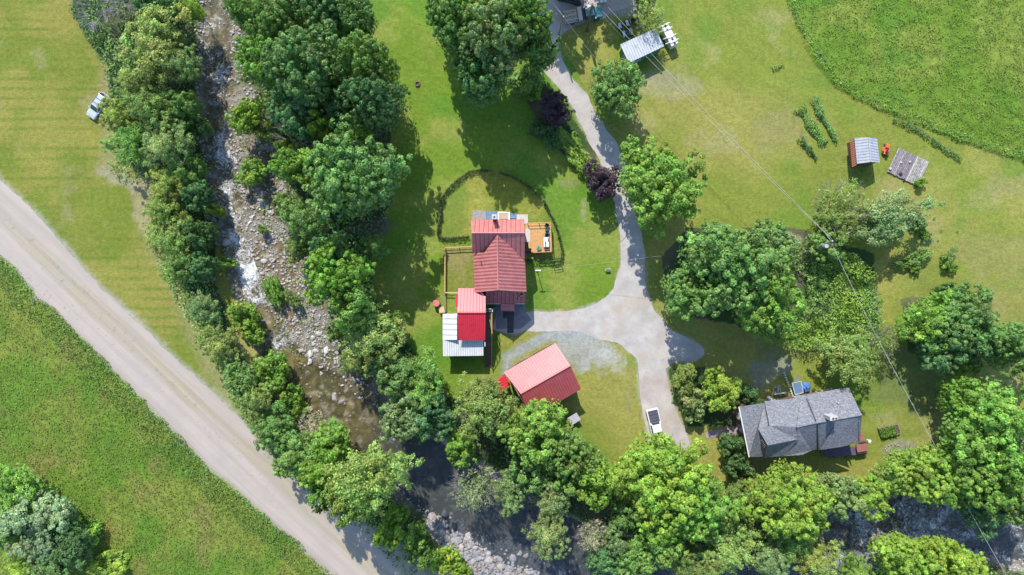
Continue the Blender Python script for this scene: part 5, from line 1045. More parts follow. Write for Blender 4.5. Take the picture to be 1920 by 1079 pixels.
# px, py, radius px, height m, kind, colour, aspect, turn, label, (name, category)
TREES = [
 (285,88,68,12,'F','yellow',.86,-.7,'large pale yellow-green willow at the top of the west bank, above the silver car'),
 (345,125,34,10,'F','silver',1,0,'silvery green willow between the large yellow-green willow and the creek head'),
 (262,160,40,10,'F','yellow',1,0,'yellowish willow directly above and right of the silver car'),
 (222,215,36,9,'F','yellow',1,0,'light olive willow overhanging the tail of the silver car'),
 (290,215,48,11,'F','olive',1,0,'olive willow in the middle of the clump beside the silver car'),
 (345,205,32,10,'M','maple',1,0,'dark broadleaf tree on the creek edge level with the silver car'),
 (250,275,44,10,'F','mid',1,0,'green willow at the field edge below the silver car'),
 (320,275,46,11,'F','silver',1,0,'grey-green willow inland of the creek below the silver car'),
 (372,238,22,7,'M','deep',1,0,'small dark tree leaning over the shaded boulders of the upper creek'),
 (300,12,44,11,'M','deep',1,0,'dark green tree cut by the top edge left of the creek'),
 (360,18,22,9,'F','lime',1,0,'small yellow-green tree at the top edge beside the creek'),
 (318,345,36,9,'F','yellow',1,0,'yellow-green willow where the west field bends in toward the creek'),
 (355,318,30,9,'M','mid',1,0,'bushy green tree on the creek edge opposite the green island bush'),
 (312,398,40,9,'F','olive',.9,.2,'olive willow at the easternmost corner of the west field'),
 (372,370,28,9,'M','blue',1,0,'blue-green tree beside the narrow creek rapids'),
 (404,395,14,6,'S','lime',1,0,'small lime green bush beside the upper rapids'),
 (322,450,42,9,'F','yellow',1,0,'feathery yellow-olive willow left of the white rapids'),
 (376,440,28,9,'M','deep',1,0,'dark tree directly left of the white rapids'),
 (386,428,15,7,'S','lime',1,0,'bright round bush on the bank just left of the white rapids'),
 (340,498,38,8,'F','mid',1,0,'green willow on the field edge below the rapids'),
 (378,500,28,8,'M','blue',1,0,'blue-green tree hanging over the shaded bank below the rapids'),
 (382,578,32,8,'F','silver',1,0,'silvery green tree standing alone between field and creek'),
 (412,645,38,8,'F','olive',1,0,'olive tree at the narrow end of the west field'),
 (424,492,15,3.5,'S','bright',1.3,0,'bright bush on the creek bank beside the foot of the rapids'),
 (458,590,30,5,'S','bright',1.2,-.9,'long bright green bush on the west side of the brown riffle'),
 (478,628,20,4,'S','bright',1,0,'bright green bush just downstream of the long bank bush'),
 (450,712,34,8,'M','maple',1,0,'dark green tree where the west field meets the gravel road'),
 (508,700,36,6,'S','bright',1,0,'bright green bush group across the creek from the brown pool'),
 (478,750,36,8,'F','olive',1,0,'olive tree beside the gravel road near the field tip'),
 (548,742,22,5,'S','bright',1,0,'bright green bush at the edge of the brown pool'),
 (515,805,42,8,'M','mid',1,0,'leafy green tree at the road edge below the field tip'),
 (563,768,18,4,'S','bright',1,0,'small bright bush above the pale thorny tree'),
 (588,795,30,6,'T','tan',1,0,'pale half-bare tree beside the brown pool'),
 (560,850,44,9,'M','mid',1,0,'green tree between gravel road and brown pool'),
 (625,835,42,9,'M','bright',1,0,'bright green tree at the lower end of the brown pool'),
 (600,885,38,14,'M','bright',1,0,'bright tree shading the gravel road, left of the broad willow'),
 (690,895,74,22,'F','yellow',1.08,.4,'broad yellow-green willow between the gravel road and the dark pool'),
 (606,932,24,16,'M','mid',1,0,'small green tree on the road edge under the broad willow'),
 (655,940,34,19,'M','olive',1,0,'olive tree with its shadow across the gravel road'),
 (735,985,30,15,'S','bright',1,0,'bright bush beside the road at the head of the boulder bank'),
 (778,1008,26,9,'S','mid',1,0,'green bush left of the large grey boulders'),
 (795,1040,24,8,'S','mid',1,0,'bush at the road edge below the large grey boulders'),
 (835,1050,26,5,'S','lime',1,0,'yellow-green bush at the bottom edge beside the boulder bank'),
 (868,1078,20,5,'S','lime',1,0,'small yellow-green bush cut by the bottom edge at the boulder bank'),
 (470,325,30,4,'S','bright',1,.4,'bright green bush on the gravel island in the upper creek'),
 (504,548,16,2,'S','mid',1.7,-1.0,'low green growth on the gravel bar in mid creek'),
 (452,18,30,11,'M','mid',1,0,'green tree right of the creek at the top edge'),
 (520,30,52,15,'L','maple',1,0,'dark green maple at the top edge right of the creek'),
 (610,25,60,15,'L','blue',1,0,'wide dark maple at the top edge, second from the lawn'),
 (665,35,40,14,'M','maple',1,0,'round green tree at the top edge bordering the middle lawn'),
 (500,115,52,14,'L','bright',1,0,'light green maple over the right bank of the upper creek'),
 (580,120,76,20,'L','maple',1,.5,'largest maple of the north grove, with pale lit lobes'),
 (688,120,52,20,'L','mid',1,0,'maple on the lawn side of the north grove'),
 (700,195,54,21,'L','blue',1.1,.3,'dark blue-green maple at the lower right of the north grove'),
 (560,205,56,14,'L','blue',1,0,'shaded blue-green maple in the lower part of the north grove'),
 (640,205,40,13,'M','blue',1,0,'shaded tree in the middle of the north grove'),
 (462,218,34,8,'M','lime',.8,-.6,'lime green tree leaning over the gravel bar of the upper creek'),
 (500,245,22,7,'S','mid',1,0,'green bush right of the leaning lime green tree'),
 (600,232,24,13,'M','lime',1,0,'small lime tree rising beside the bare grey branches'),
 (668,242,26,12,'M','lime',1,0,'lime green crown just above the great round maple'),
 (558,262,36,8,'D','tan',1,0,'bare grey branches in the gap above the great round maple'),
 (545,312,34,12,'M','bright',1,0,'bright green tree between upper creek and great round maple'),
 (592,318,44,13,'M','bright',1,0,'yellow-green tree touching the great round maple on its left'),
 (662,325,92,22,'L','maple',1,.9,'great round maple left of the ring fence, above the middle lawn'),
 (575,412,48,12,'F','maple',1,0,'feathery green tree below and left of the great round maple'),
 (560,465,26,7,'M','olive',1,0,'small olive tree on the gravel bank of the mid creek'),
 (618,470,36,14,'M','blue',1,0,'blue-green tree between the feathery tree and the lawn'),
 (700,465,26,7,'F','maple',1,0,'star-shaped young tree standing in the shade left of the lawn'),
 (630,512,62,18,'L','bright',1,0,'bright maple west of the fenced side yard'),
 (655,570,52,17,'M','mid',1,0,'green tree west of the white-roofed lean-to'),
 (636,622,22,6,'S','mid',1,0,'small round bush at the pool head, below the green tree'),
 (700,628,62,13,'F','yellow',1,0,'yellow-green willow left of the white-roofed lean-to'),
 (672,672,34,9,'F','olive',1,0,'olive tree on the east bank of the brown pool'),
 (735,608,26,10,'M','mid',1,0,'small green tree nearest the red water tank'),
 (738,700,46,12,'M','maple',1,0,'dense tree between the brown pool and the staircase lawn'),
 (795,715,50,12,'F','mid',1,0,'soft green tree below the white-roofed lean-to'),
 (755,780,50,12,'M','silver',1,0,'silvery tree on the east bank below the brown pool'),
 (810,785,46,12,'M','blue',1,0,'blue-green tree next to the silvery tree'),
 (915,765,64,13,'F','olive',1,.3,'dark olive tree against the left end of the pink barn roof'),
 (865,840,34,10,'M','bright',1,0,'bright green tree over the dark pool'),
 (1005,808,62,14,'L','bright',1,0,'bright maple just below the pink barn roof'),
 (1070,850,50,13,'L','mid',1,0,'maple between the barn and the long lawn'),
 (1120,905,48,12,'M','bright',1,0,'green tree at the lower tip of the long lawn'),
 (1060,900,34,11,'M','mid',1,0,'green tree in the gap below the barn maples'),
 (890,915,46,10,'T','pale',1,0,'cream-coloured half-bare tree over the dark pool'),
 (955,925,34,10,'F','silver',1,0,'silvery tree right of the cream-coloured tree'),
 (1036,935,32,11,'F','silver',1,0,'upper silvery poplar on the east bank'),
 (1030,1000,42,12,'F','silver',1,0,'pale silvery poplar overhanging the lower pool'),
 (1108,1002,30,9,'T','tan',1,0,'yellowing half-bare tree between the silvery poplars and the huge lime maple'),
 (1155,1010,30,9,'F','silver',1,0,'pale green tree below the left edge of the huge lime maple'),
 (1130,1045,36,8,'M','blue',1,0,'shaded bush over the lower pool'),
 (1195,1050,40,10,'M','mid',1,0,'green tree at the bottom edge below the huge lime maple'),
 (1240,905,92,17,'L','lime',1,0,'huge lime green maple covering the front of the white pickup'),
 (1300,945,74,16,'L','bright',1,0,'bright maple joined to the right side of the huge lime maple'),
 (1385,880,28,7,'S','deep',1,0,'dark bush left of the grey-roofed house'),
 (1375,835,26,6,'S','deep',1,0,'dark shrub at the end of the pink garden path'),
 (1388,930,30,9,'F','olive',1,0,'olive tree between the huge lime maple and the round maple'),
 (1478,940,76,15,'L','lime',1,0,'round lime maple directly below the grey-roofed house'),
 (1580,930,44,11,'M','silver',1,0,'grey-green tree below the right half of the grey-roofed house'),
 (1632,935,38,10,'M','lime',1,0,'yellow-green tree over the foaming creek bend'),
 (1668,895,32,8,'F','yellow',1,0,'small yellowish tree below the rock garden'),
 (1725,890,60,13,'L','lime',1,0,'lime maple between the rock garden and the creek'),
 (1775,905,46,13,'L','bright',1,0,'bright maple reaching over the dark creek under the wires'),
 (1360,1015,60,12,'F','yellow',1,0,'sprawling olive-yellow willow near the bottom edge'),
 (1432,1050,46,11,'F','silver',1,0,'silvery willow at the bottom edge right of the sprawling willow'),
 (1300,1060,46,11,'F','olive',1,0,'olive willow at the bottom edge left of the sprawling willow'),
 (1530,1050,44,10,'F','yellow',1,0,'yellow-green willow left of the foaming creek bend'),
 (1605,1072,32,8,'F','mid',1,0,'green bushy willow at the bottom edge by the white rocks'),
 (1700,1055,58,13,'L','lime',1,0,'lime maple at the bottom edge below the creek bend'),
 (1780,1065,60,13,'L','lime',1,0,'wide lime maple at the bottom edge, nearest the wires'),
 (1870,805,88,18,'L','bright',1,0,'largest maple on the right edge, east of the wires'),
 (1850,885,70,16,'L','bright',1,0,'maple hanging over the dark creek at the right edge'),
 (1905,935,50,14,'L','mid',1,0,'maple in the lower right beside the creek'),
 (1908,650,56,14,'L','maple',1,0,'dark maple on the right edge beside the mown track'),
 (1805,745,40,11,'M','bright',1,0,'bright tree at the upper left of the right-hand maples'),
 (1745,605,54,11,'M','bright',1,0,'bright left part of the big island thicket'),
 (1805,600,62,13,'L','maple',1,0,'dark dome of the big island thicket inside the mown track'),
 (1825,640,44,10,'M','deep',1,0,'shaded right flank of the big island thicket'),
 (1765,655,44,11,'M','blue',1,0,'blue-green lower flank of the big island thicket'),
 (1815,682,26,4,'S','lime',1.2,.5,'yellow-green edge bush at the foot of the island thicket'),
 (1785,545,20,6,'S','deep',1.4,0,'small dark tree at the top of the island thicket'),
 (1592,668,56,9,'F','olive',1,0,'spreading olive apple tree above the grey-roofed house',('apple_tree','apple tree')),
 (1655,640,28,7,'T','olive',1,0,'thin olive tree between the apple tree and the island thicket'),
 (1370,505,92,20,'L','maple',1,0,'immense maple right of the driveway, its lower lobes sunlit'),
 (1300,545,58,14,'L','mid',1,0,'maple lobes overhanging the driveway right of the bend'),
 (1440,560,66,17,'L','bright',1,0,'yellow-topped maple right of the immense maple'),
 (1430,470,56,14,'L','maple',1,0,'upper right maple of the central clump below the lattice blocks'),
 (1335,458,42,11,'M','maple',1,0,'grey-green tree on the upper side of the central clump'),
 (1555,455,38,7,'M','mid',1,0,'green tree behind the top of the utility pole'),
 (1575,385,50,9,'T','olive',1.1,.9,'thin olive willow left of the silvery oval tree'),
 (1560,420,40,8,'F','olive',1,0,'olive willow just above the utility pole top'),
 (1660,408,64,9,'F','silver',1.28,.30,'silvery oval tree below the small metal shed'),
 (1238,345,84,16,'L','bright',1,0,'big round maple overhanging the driveway bend'),
 (1130,338,35,7,'M','plum',1,0,'purple-leaved tree touching the big round maple on its left',('purple_leaf_tree','plum tree')),
 (1043,206,32,7,'M','plum',1,0,'purple-leaved tree on the left side of the upper driveway',('purple_leaf_tree','plum tree')),
 (1157,165,54,11,'L','maple',1.1,1.5,'compact round maple below the green shed'),
 (865,45,60,21,'L','maple',1,0,'tall maple at the top of the middle lawn, left of the driveway'),
 (930,75,70,23,'L','silver',1,0,'pale-topped maple in the centre of the upper grove'),
 (985,45,56,22,'L','mid',1,0,'maple hanging over the upper driveway'),
 (1015,95,34,16,'M','maple',1,0,'small maple lobe reaching the upper driveway'),
 (905,145,50,19,'L','blue',1,0,'shaded maple at the bottom of the upper grove'),
 (830,20,34,16,'M','mid',1,0,'maple lobe nearest the lawn at the top edge'),
 (1282,712,26,5,'M','olive',1.2,1.4,'olive shrub at the driveway fork above the white pickup'),
 (1352,732,38,7,'M','lime',1,0,'round lime tree left of the blue tarps'),
 (1296,745,30,5,'S','silver',1,0,'grey-green shrub in the bed beside the farm lane'),
 (1300,768,24,4,'S','silver',1,0,'pale shrub nearest the white pickup'),
 (1408,742,20,3.5,'S','deep',1,0,'dark shrub at the upper left corner of the grey-roofed house'),
 (1218,38,30,7,'T','yellow',1,0,'thin yellow-green willow behind the green shed roof'),
 (1212,6,22,5,'S','olive',1,0,'olive bush at the top edge right of the parking area'),
 (1727,342,11,2,'S','bright',1,0,'green bush at the lower corner of the plank platform'),
 (1715,413,14,2,'S','deep',1,0,'dark bush at the right tip of the silvery oval tree'),
 (1726,424,13,1.8,'S','mid',1.2,.7,'green bush second below the tip of the silvery oval tree'),
 (1736,442,9,1.5,'S','bright',1,0,'small bright bush at the end of the short bush line'),
 (1724,480,18,2.2,'S','mid',1.4,.6,'largest low bush in the right-hand lawn'),
 (1691,494,15,1.6,'S','mid',1.6,.1,'low dark bush left of the largest lawn bush'),
 (1716,506,9,1.6,'S','bright',1,0,'small round bush just below the largest lawn bush'),
 (1775,488,14,2.2,'S','mid',1.5,1.2,'upright bush right of the largest lawn bush'),
 (1787,502,9,1.8,'S','bright',1,0,'small bush casting a dark shadow at the far right of the lawn bushes'),
 (1790,468,7,2.0,'T','bright',1,0,'thin sapling above the upright bush'),
 (985,152,34,3,'S','mid',1,0,'green bush under the upper grove beside the white object'),
 (1020,240,26,3,'S','deep',1.2,.5,'shaded bush below the upper purple tree'),
 (1062,262,26,2.4,'S','bright',1.4,-.9,'bright green hedge plant left of the shaded driveway'),
 (1085,295,26,2.4,'S','lime',1.4,-.9,'lime green hedge plant above the lower purple tree'),
 (1040,262,20,2.4,'S','deep',1,0,'dark bush at the inner edge of the roadside hedge'),
 (1100,322,14,1.8,'S','bright',1,0,'bright low plant left of the lower purple tree'),
 (1002,172,18,2.5,'S','bright',1,0,'bright bush between the upper grove and the upper purple tree'),
 (22,915,52,8,'M','bright',1.2,-.8,'bright green thicket on the left edge of the meadow'),
 (62,985,66,9,'M','pale',1,0,'white-flowered silvery tree in the bottom left corner',('flowering_tree','flowering tree')),
 (70,935,30,5,'S','bright',1,0,'bright bush above the white-flowered tree in the corner thicket'),
 (10,990,36,7,'M','mid',1,0,'green tree on the left edge beside the white-flowered tree'),
 (95,1065,40,7,'M','maple',1,0,'green tree at the bottom edge in the corner thicket'),
 (125,1020,48,7,'M','deep',1,0,'dark bush right of the white-flowered tree'),
 (40,1062,34,6,'F','lime',1,0,'yellow-green bush below the white-flowered tree'),
 (165,1000,24,4,'S','bright',1,0,'bright bush at the right end of the corner thicket'),
 (200,1062,36,2.5,'S','lime',1.3,.3,'low lime scrub at the bottom edge beside the corner thicket'),
 (535,285,20,7,'S','mid',1,0,'green bush under the bare grey branches at the creek edge'),
 (532,385,20,6,'S','mid',1,0,'green bush leaning over the gravel bar from the east bank'),
 (548,560,14,2.5,'S','olive',1.3,-1,'low olive bush on the stony bar above the brown pool'),
 (518,545,20,2.5,'S','bright',1.5,-1.1,'long bright bush in the middle of the gravel bar'),
 (492,430,10,1.6,'S','mid',1,0,'small bush between boulders right of the rapids'),
 (1245,1015,46,12,'M','mid',1,0,'green tree filling the gap under the huge lime maple, near the bottom edge'),
 (1478,1018,40,10,'F','mid',1,0,'green willow between the round lime maple and the bottom edge'),
 (1425,985,34,9,'M','olive',1,0,'olive tree at the lower left of the round lime maple'),
 (1172,965,30,9,'M','maple',1,0,'green tree at the lower left of the huge lime maple'),
 (990,885,40,10,'M','maple',1,0,'green tree between the barn maple and the silvery poplars'),
 (1845,955,44,11,'M','blue',1,0,'shaded tree on the far bank of the creek at the right'),
 (1035,-95,64,15,'L','maple',1,0,'maple above the top edge that shades the parking area'),
 (1150,-92,50,12,'L','mid',1,0,'maple above the top edge that shades the right end of the parking area'),
 (180,18,34,7,'D','tan',1,0,'leafless grey tree at the top edge of the west field'),
 (215,-6,34,8,'D','tan',1,0,'second leafless grey tree, cut off by the top edge'),
]
def add_tree(i, T):
    px, py, r, h, kind, colk, asp, turn, label = T[:9]
    nm, cat = T[9] if len(T) > 9 else KN[kind]
    low = kind == 'S'
    zc = h*(.30 if low else .52); hv = h-zc
    zr = zc+hv*.25
    x, y = W2(px, py, zr); rr = r/F*(CAMH-zr)*(1.07 if kind in 'LM' else 1.03); g0 = ground_z(x, y)
    t = thing(nm, label, cat, (x, y, g0)); a = random.Random(i*13+5)
    rz = turn if asp != 1 else a.uniform(0, 6.28)
    if kind == 'D':
        o = link('branches', DEAD[i % 2], t); o.scale = (rr, rr, h); o.rotation_euler.z = rz; return t
    me = CR[kind][i % len(CR[kind])]
    o = link('foliage' if low else 'crown', me, t); o.location = (0, 0, zc-g0); o.scale = (rr*asp, rr/asp, hv); o.rotation_euler.z = rz
    c = GC[colk]; k = a.uniform(.9, 1.12); o.color = (c[0]*k*a.uniform(.93, 1.08), c[1]*k, c[2]*k*a.uniform(.9, 1.1), 1)
    b = link('stem' if low else 'trunk', LIMB[i % 3], t); b.scale = (rr, rr, (zc+hv*.35)-g0); b.rotation_euler.z = rz
    if kind == 'T':
        b2 = link('branches', DEAD[i % 2], t); b2.scale = (rr*.8, rr*.8, h*1.02); b2.rotation_euler.z = rz
    return t
for i, T in enumerate(TREES): add_tree(i, T)

# garden rows, each one planted hedge
def row(name, label, cat, pts, w, h, col, leaf=.28, dens=95, kind=None, group=None):
    P = PX(pts, h*.5); v = []; n = []; 
    L = sum(math.hypot(P[i+1][0]-P[i][0], P[i+1][1]-P[i][1]) for i in range(len(P)-1)); k = int(L*w*dens)
    seg = np.array([math.hypot(P[i+1][0]-P[i][0], P[i+1][1]-P[i][1]) for i in range(len(P)-1)]); s = rng.choice(len(seg), k, p=seg/seg.sum()); t = rng.random(k)
    P = np.array(P); c = P[s]+(P[s+1]-P[s])*t[:, None]; th = rng.uniform(0, math.pi, k)
    d = (P[s+1]-P[s])/seg[s][:, None]; nn = np.stack([-d[:, 1], d[:, 0]], 1)
    lump = .35+1.2*vnoise(c[:, 0], c[:, 1], w*.9, 5); rr_ = lump*rng.uniform(.6, 1.1, k)
    x = c[:, 0]+nn[:, 0]*np.cos(th)*w*.5*rr_; y = c[:, 1]+nn[:, 1]*np.cos(th)*w*.5*rr_; z = np.sin(th)*h*rr_*.85+.05
    nr = np.stack([nn[:, 0]*np.cos(th), nn[:, 1]*np.cos(th), np.sin(th)+.3], 1)
    cc = np.clip(rng.normal(1, .2, (k, 1)), .5, 1.8)*np.array(col)
    v, f, c4 = leaf_arrays(np.stack([x, y, z], 1), nr, leaf*rng.uniform(.7, 1.3, k), cc, .5)
    o = link(name, np_mesh(name, v, f, c4, [MAT['leaf']])); o.color = (1, 1, 1, 1)
    return tag(o, label, cat, group, kind)
row('berry_row', 'wide bright green berry row, longest of the garden rows', 'berry bushes', [(1501,200),(1514,222),(1530,245),(1546,268)], 2.0, 1.2, GC['mid'])
row('berry_row', 'narrow dark berry row right of the wide garden row', 'berry bushes', [(1527,183),(1540,212),(1556,238),(1569,262)], 1.2, 1.3, GC['maple'])
row('berry_row', 'short dark berry row below the wide garden row', 'berry bushes', [(1500,259),(1514,275),(1532,297)], .9, 1.1, GC['deep'])
row('low_hedge', 'tiny isolated hedge in the lawn above the garden rows', 'hedge', [(1448,130),(1470,121)], .8, .5, GC['olive'], .2)
row('fence_row_growth', 'thin overgrown row slanting toward the hay field', 'plant row', [(1675,224),(1720,243),(1755,268),(1803,300)], .8, .8, GC['deep'], .26, 70)
for (a, b), lb in zip([(1753,407),(1766,431),(1796,434),(1760,450)], ['uppermost tiny seedling in the right-hand lawn', 'tiny seedling in the middle of the right-hand lawn', 'tiny seedling farthest right in the lawn', 'tiny seedling nearest the upright lawn bush']):
    row('seedling', lb, 'seedling', [(a-2, b), (a+2, b+1)], .5, .7, GC['mid'], .18, 110)
row('lawn_bush', 'small dark plant in the lawn right of the brown utility pole', 'plant', [(1120,73),(1124,77)], .9, .9, GC['deep'], .22, 80)

# undergrowth: leaves over polygons, nobody could count them
def cover(name, poly, dens, h, cols, leaf, avoid_creek=True, lump=2.0, jn=.45):
    P = PX(poly); xs = [p[0] for p in P]; ys = [p[1] for p in P]; ar = (max(xs)-min(xs))*(max(ys)-min(ys)); k = int(ar*dens)
    x = rng.uniform(min(xs), max(xs), k); y = rng.uniform(min(ys), max(ys), k); m = inside(x+.8*(vnoise(x, y, 1.5, 3)-.5), y+.8*(vnoise(x, y, 1.5, 9)-.5), P)
    x = x[m]; y = y[m]; z, dc, dw = creek_z(x, y)
    if avoid_creek: m = dc > -.6; x = x[m]; y = y[m]; z = z[m]
    if not len(x): return
    H = h*(.25+1.0*fbm(x, y, lump, 12)); e = .2
    hx = h*(fbm(x+e, y, lump, 12)-fbm(x-e, y, lump, 12))/(2*e); hy = h*(fbm(x, y+e, lump, 12)-fbm(x, y-e, lump, 12))/(2*e)
    zz = z+H*rng.uniform(.55, 1.05, len(x)); nr = np.stack([-hx*1.5, -hy*1.5, np.ones(len(x))], 1)
    t = np.clip((fbm(x, y, lump*2.5, 14)-.35)/.3, 0, 1)[:, None]; cc = (np.array(cols[0])*(1-t)+np.array(cols[1])*t)*np.clip(rng.normal(1, .2, (len(x), 1)), .5, 1.7)
    v, f, c4 = leaf_arrays(np.stack([x, y, zz], 1), nr, leaf*rng.uniform(.6, 1.4, len(x)), cc, jn)
    o = link(name, np_mesh(name, v, f, c4, [MAT['leaf']])); o.color = (1, 1, 1, 1); return tag(o, kind='stuff')
cover('undergrowth', LBANK, 9, 1.3, (GC['deep'], GC['mid']), .42)
cover('undergrowth', RBANK, 7, 1.2, (GC['deep'], GC['maple']), .45)
cover('undergrowth', SBANK, 3, 1.5, (GC['mid'], GC['bright']), .5)
cover('knotweed_thicket', [(1385,600),(1450,580),(1500,560),(1510,500),(1540,470),(1600,480),(1632,520),(1645,585),(1640,625),(1600,640),(1560,650),(1520,655),(1480,655),(1430,640),(1380,615)], 52, 3.4, (GC['mid'], GC['lime']), .30, False, 2.2)
cover('thicket_edge', [(1400,425),(1450,425),(1490,445),(1530,480),(1520,530),(1480,500),(1440,450)], 26, 2.0, (GC['mid'], GC['yellow']), .34, False, 1.2)
cover('meadow_weeds', [(0,480),(62,545),(102,580),(125,608),(175,655),(225,708),(287,770),(325,810),(357,843),(400,885),(480,953),(550,1013),(640,1100),(590,1100),(430,965),(330,880),(240,790),(150,690),(60,600),(0,540)], 22, .8, ((.10,.20,.035), (.15,.25,.035)), .25, True, 1.1)
cover('meadow_grass', [(-60,430)]+MEADOW[2:15]+[(680,1120),(-60,1120)], 13, .32, ((.105,.175,.020), (.175,.19,.033)), .24, True, 1.3, jn=.28)
cover('field_edge_growth', [(1478,0),(1490,35),(1515,92),(1555,148),(1582,172),(1645,205),(1745,243),(1850,282),(1925,306),(1925,290),(1850,268),(1745,230),(1650,192),(1590,160),(1562,135),(1525,85),(1500,30),(1490,0)], 20, .9, (GC['maple'], GC['bright']), .26, True, .7)
cover('hay_grass', HAY[1:]+[(2000,300),(2000,-30),(1470,-30)], 17, .70, ((.12,.21,.022), (.18,.23,.035)), .24, True, 1.2, jn=.35)
cover('roadside_weeds', [(0,478),(30,500),(66,545),(66,562),(102,578),(125,606),(200,680),(300,782),(400,884),(500,968),(560,1020),(545,1024),(470,955),(300,800),(100,600),(0,500)], 26, .6, (GC['bright'], (.13,.22,.03)), .24, True, .9)
for pl in ([(205,310),(225,300),(262,322),(280,340),(240,345),(215,335)], [(268,420),(290,420),(345,520),(380,600),(430,700),(415,700),(350,600),(300,510)], [(430,700),(480,760),(560,860),(545,870),(470,800),(425,730)]):
    cover('bank_scrub', pl, 14, 1.0, (GC['mid'], GC['yellow']), .36)
for pl in ([(490,520),(512,530),(530,590),(505,580)], [(415,470),(430,470),(436,520),(418,525)], [(500,330),(520,370),(560,520),(590,600),(575,600),(530,500),(505,400)], [(470,350),(500,370),(510,440),(490,440)], [(440,250),(480,260),(470,300),(445,300)], [(520,560),(545,640),(570,690),(548,690),(515,610)], [(560,560),(590,600),(610,640),(590,640),(560,600)]):
    cover('gravel_bar_plants', pl, 3.5, .6, (GC['mid'], GC['yellow']), .34, False)

# ================================================================ ROCKS
def rock_mesh(seed, stone=True):
    g = random.Random(seed); import bmesh
    bm = bmesh.new(); bmesh.ops.create_icosphere(bm, subdivisions=2 if stone else 1, radius=1.0)
    ax = [Vector((g.gauss(0, 1), g.gauss(0, 1), g.gauss(0, .6))).normalized() for _ in range(9)]; dd = [g.uniform(.55, .92) for _ in ax]
    for v in bm.verts:
        for a, d in zip(ax, dd):
            q = v.co.dot(a)
            if q > d: v.co -= a*(q-d)
        v.co *= g.uniform(.96, 1.04)
    me = bpy.data.meshes.new('boulder'); bm.to_mesh(me); bm.free(); me.materials.append(MAT['rock']); return me
ROCKS = [rock_mesh(40+i) for i in range(8)]
RC = [(.50,.47,.44), (.42,.39,.37), (.36,.34,.34), (.55,.52,.48), (.33,.29,.26)]
RB_ = [(.30,.30,.32), (.36,.345,.35), (.25,.26,.29), (.40,.375,.36)]
def add_rock(px, py, r, label, group=None, cols=RC, flat=.6, lift=.0):
    x, y = W2(px, py, -.6); z = ground_z(x, y); o = bpy.data.objects.new('boulder', rnd.choice(ROCKS)); COL.objects.link(o)
    s = M(r); k = rnd.uniform(.75, 1.3); o.scale = (s*k, s/k, s*flat*rnd.uniform(.8, 1.2)); o.rotation_euler = (rnd.uniform(-.2, .2), rnd.uniform(-.2, .2), rnd.uniform(0, 6.3)); o.location = (x, y, z+s*.12+lift)
    c = rnd.choice(cols); q = rnd.uniform(.85, 1.12); o.color = (c[0]*q, c[1]*q, c[2]*q, 1); tag(o, label, 'boulder', group); return o
W_ = [(.62,.60,.57)]
for px, py, r, lb in [(626,747,9,'largest pale boulder standing in the brown pool'),(639,755,6.5,'pale boulder touching the largest one in the brown pool'),(665,714,6,'shaded grey boulder at the east edge of the brown pool'),
    (600,702,4.5,'squarish pale stone above the brown pool'),(640,724,3.6,'small pale stone near the east edge of the brown pool'),(586,634,5.5,'pale boulder at the top of the stony bar beside the pool'),(581,666,8,'large pale boulder in the middle of the stony bar'),
    (611,658,7.5,'pale boulder nearest the trees on the stony bar'),(591,657,5,'yellowish stone between two larger pale boulders'),(581,678,5,'pale stone just below the large bar boulder'),(597,626,7,'grey boulder at the upper tree edge of the bar'),
    (370,146,6,'squarish boulder in the shade at the upper creek edge'),(371,112,7,'largest grey boulder at the shaded upper creek edge'),(424,455,10,'rounded grey boulder left of the white rapids'),(412,420,8,'tilted slab boulder above the rounded one'),(400,332,6,'grey boulder beside the upper rapids'),
    (488,385,6,'pale boulder below the green island bush'),(473,408,5.5,'white stone right of the upper rapids'),(467,418,5,'oblong white stone beside the rapids'),
    (494,490,6,'pale boulder right of the foot of the rapids'),(738,826,8,'shaded boulder at the head of the dark pool'),(840,932,6,'thin slab in the dark pool'),
    (832,966,7,'pale stone at the top of the boulder bank'),(845,967,5,'small pale stone beside the one topping the boulder bank'),(811,970,9,'grey boulder at the upper left of the boulder bank'),(829,986,13,'largest dark grey boulder of the boulder bank'),
    (805,992,11,'tall grey boulder at the left end of the boulder bank'),(863,988,9,'pale upright boulder at the water edge of the bank'),(852,1003,10,'grey boulder in the second row of the bank'),(878,1009,12,'broad blue-grey slab on the boulder bank'),(884,1022,9,'blue-grey boulder under the broad slab'),
    (1645,1040,10,'bright white rock on the south side of the foaming bend'),(1622,1058,8,'white rock beside the bottom willow'),(1655,1030,8,'long white rock at the water edge of the foaming bend'),(1752,990,8,'pale flat rock right of the foaming bend')]:
    add_rock(px, py, r, lb, None, W_ if 'white' in lb or 'pale' in lb else RB_)
def scatter(poly, n, r0, r1, label, group, cols, flat=.6):
    P = poly; xs = [p[0] for p in P]; ys = [p[1] for p in P]; k = 0; tries = 0; done = []
    while k < n and tries < n*60:
        tries += 1; x = rnd.uniform(min(xs), max(xs)); y = rnd.uniform(min(ys), max(ys)); r = r0+(r1-r0)*rnd.random()**2
        if not inside(np.array([x]), np.array([y]), P)[0]: continue
        if any((x-a)**2+(y-b)**2 < ((r+c)*.62)**2 for a, b, c in done): continue
        done.append((x, y, r)); add_rock(x, y, r, label, group, cols, flat); k += 1
scatter([(800,965),(870,985),(905,1010),(960,1020),(1000,1045),(1050,1068),(1060,1079),(890,1079),(860,1060),(830,1020)], 88, 5.5, 11, 'grey angular boulder in the riprap bank by the gravel road', 'boulders of the riprap bank', RB_)
scatter([(360,90),(385,90),(398,180),(400,320),(408,420),(410,520),(425,600),(405,600),(390,520),(385,420),(380,320),(372,200)], 35, 3.5, 8, 'dark grey boulder along the shaded west edge of the creek', 'boulders along the west edge of the creek', [(.26,.26,.28), (.32,.31,.32)])
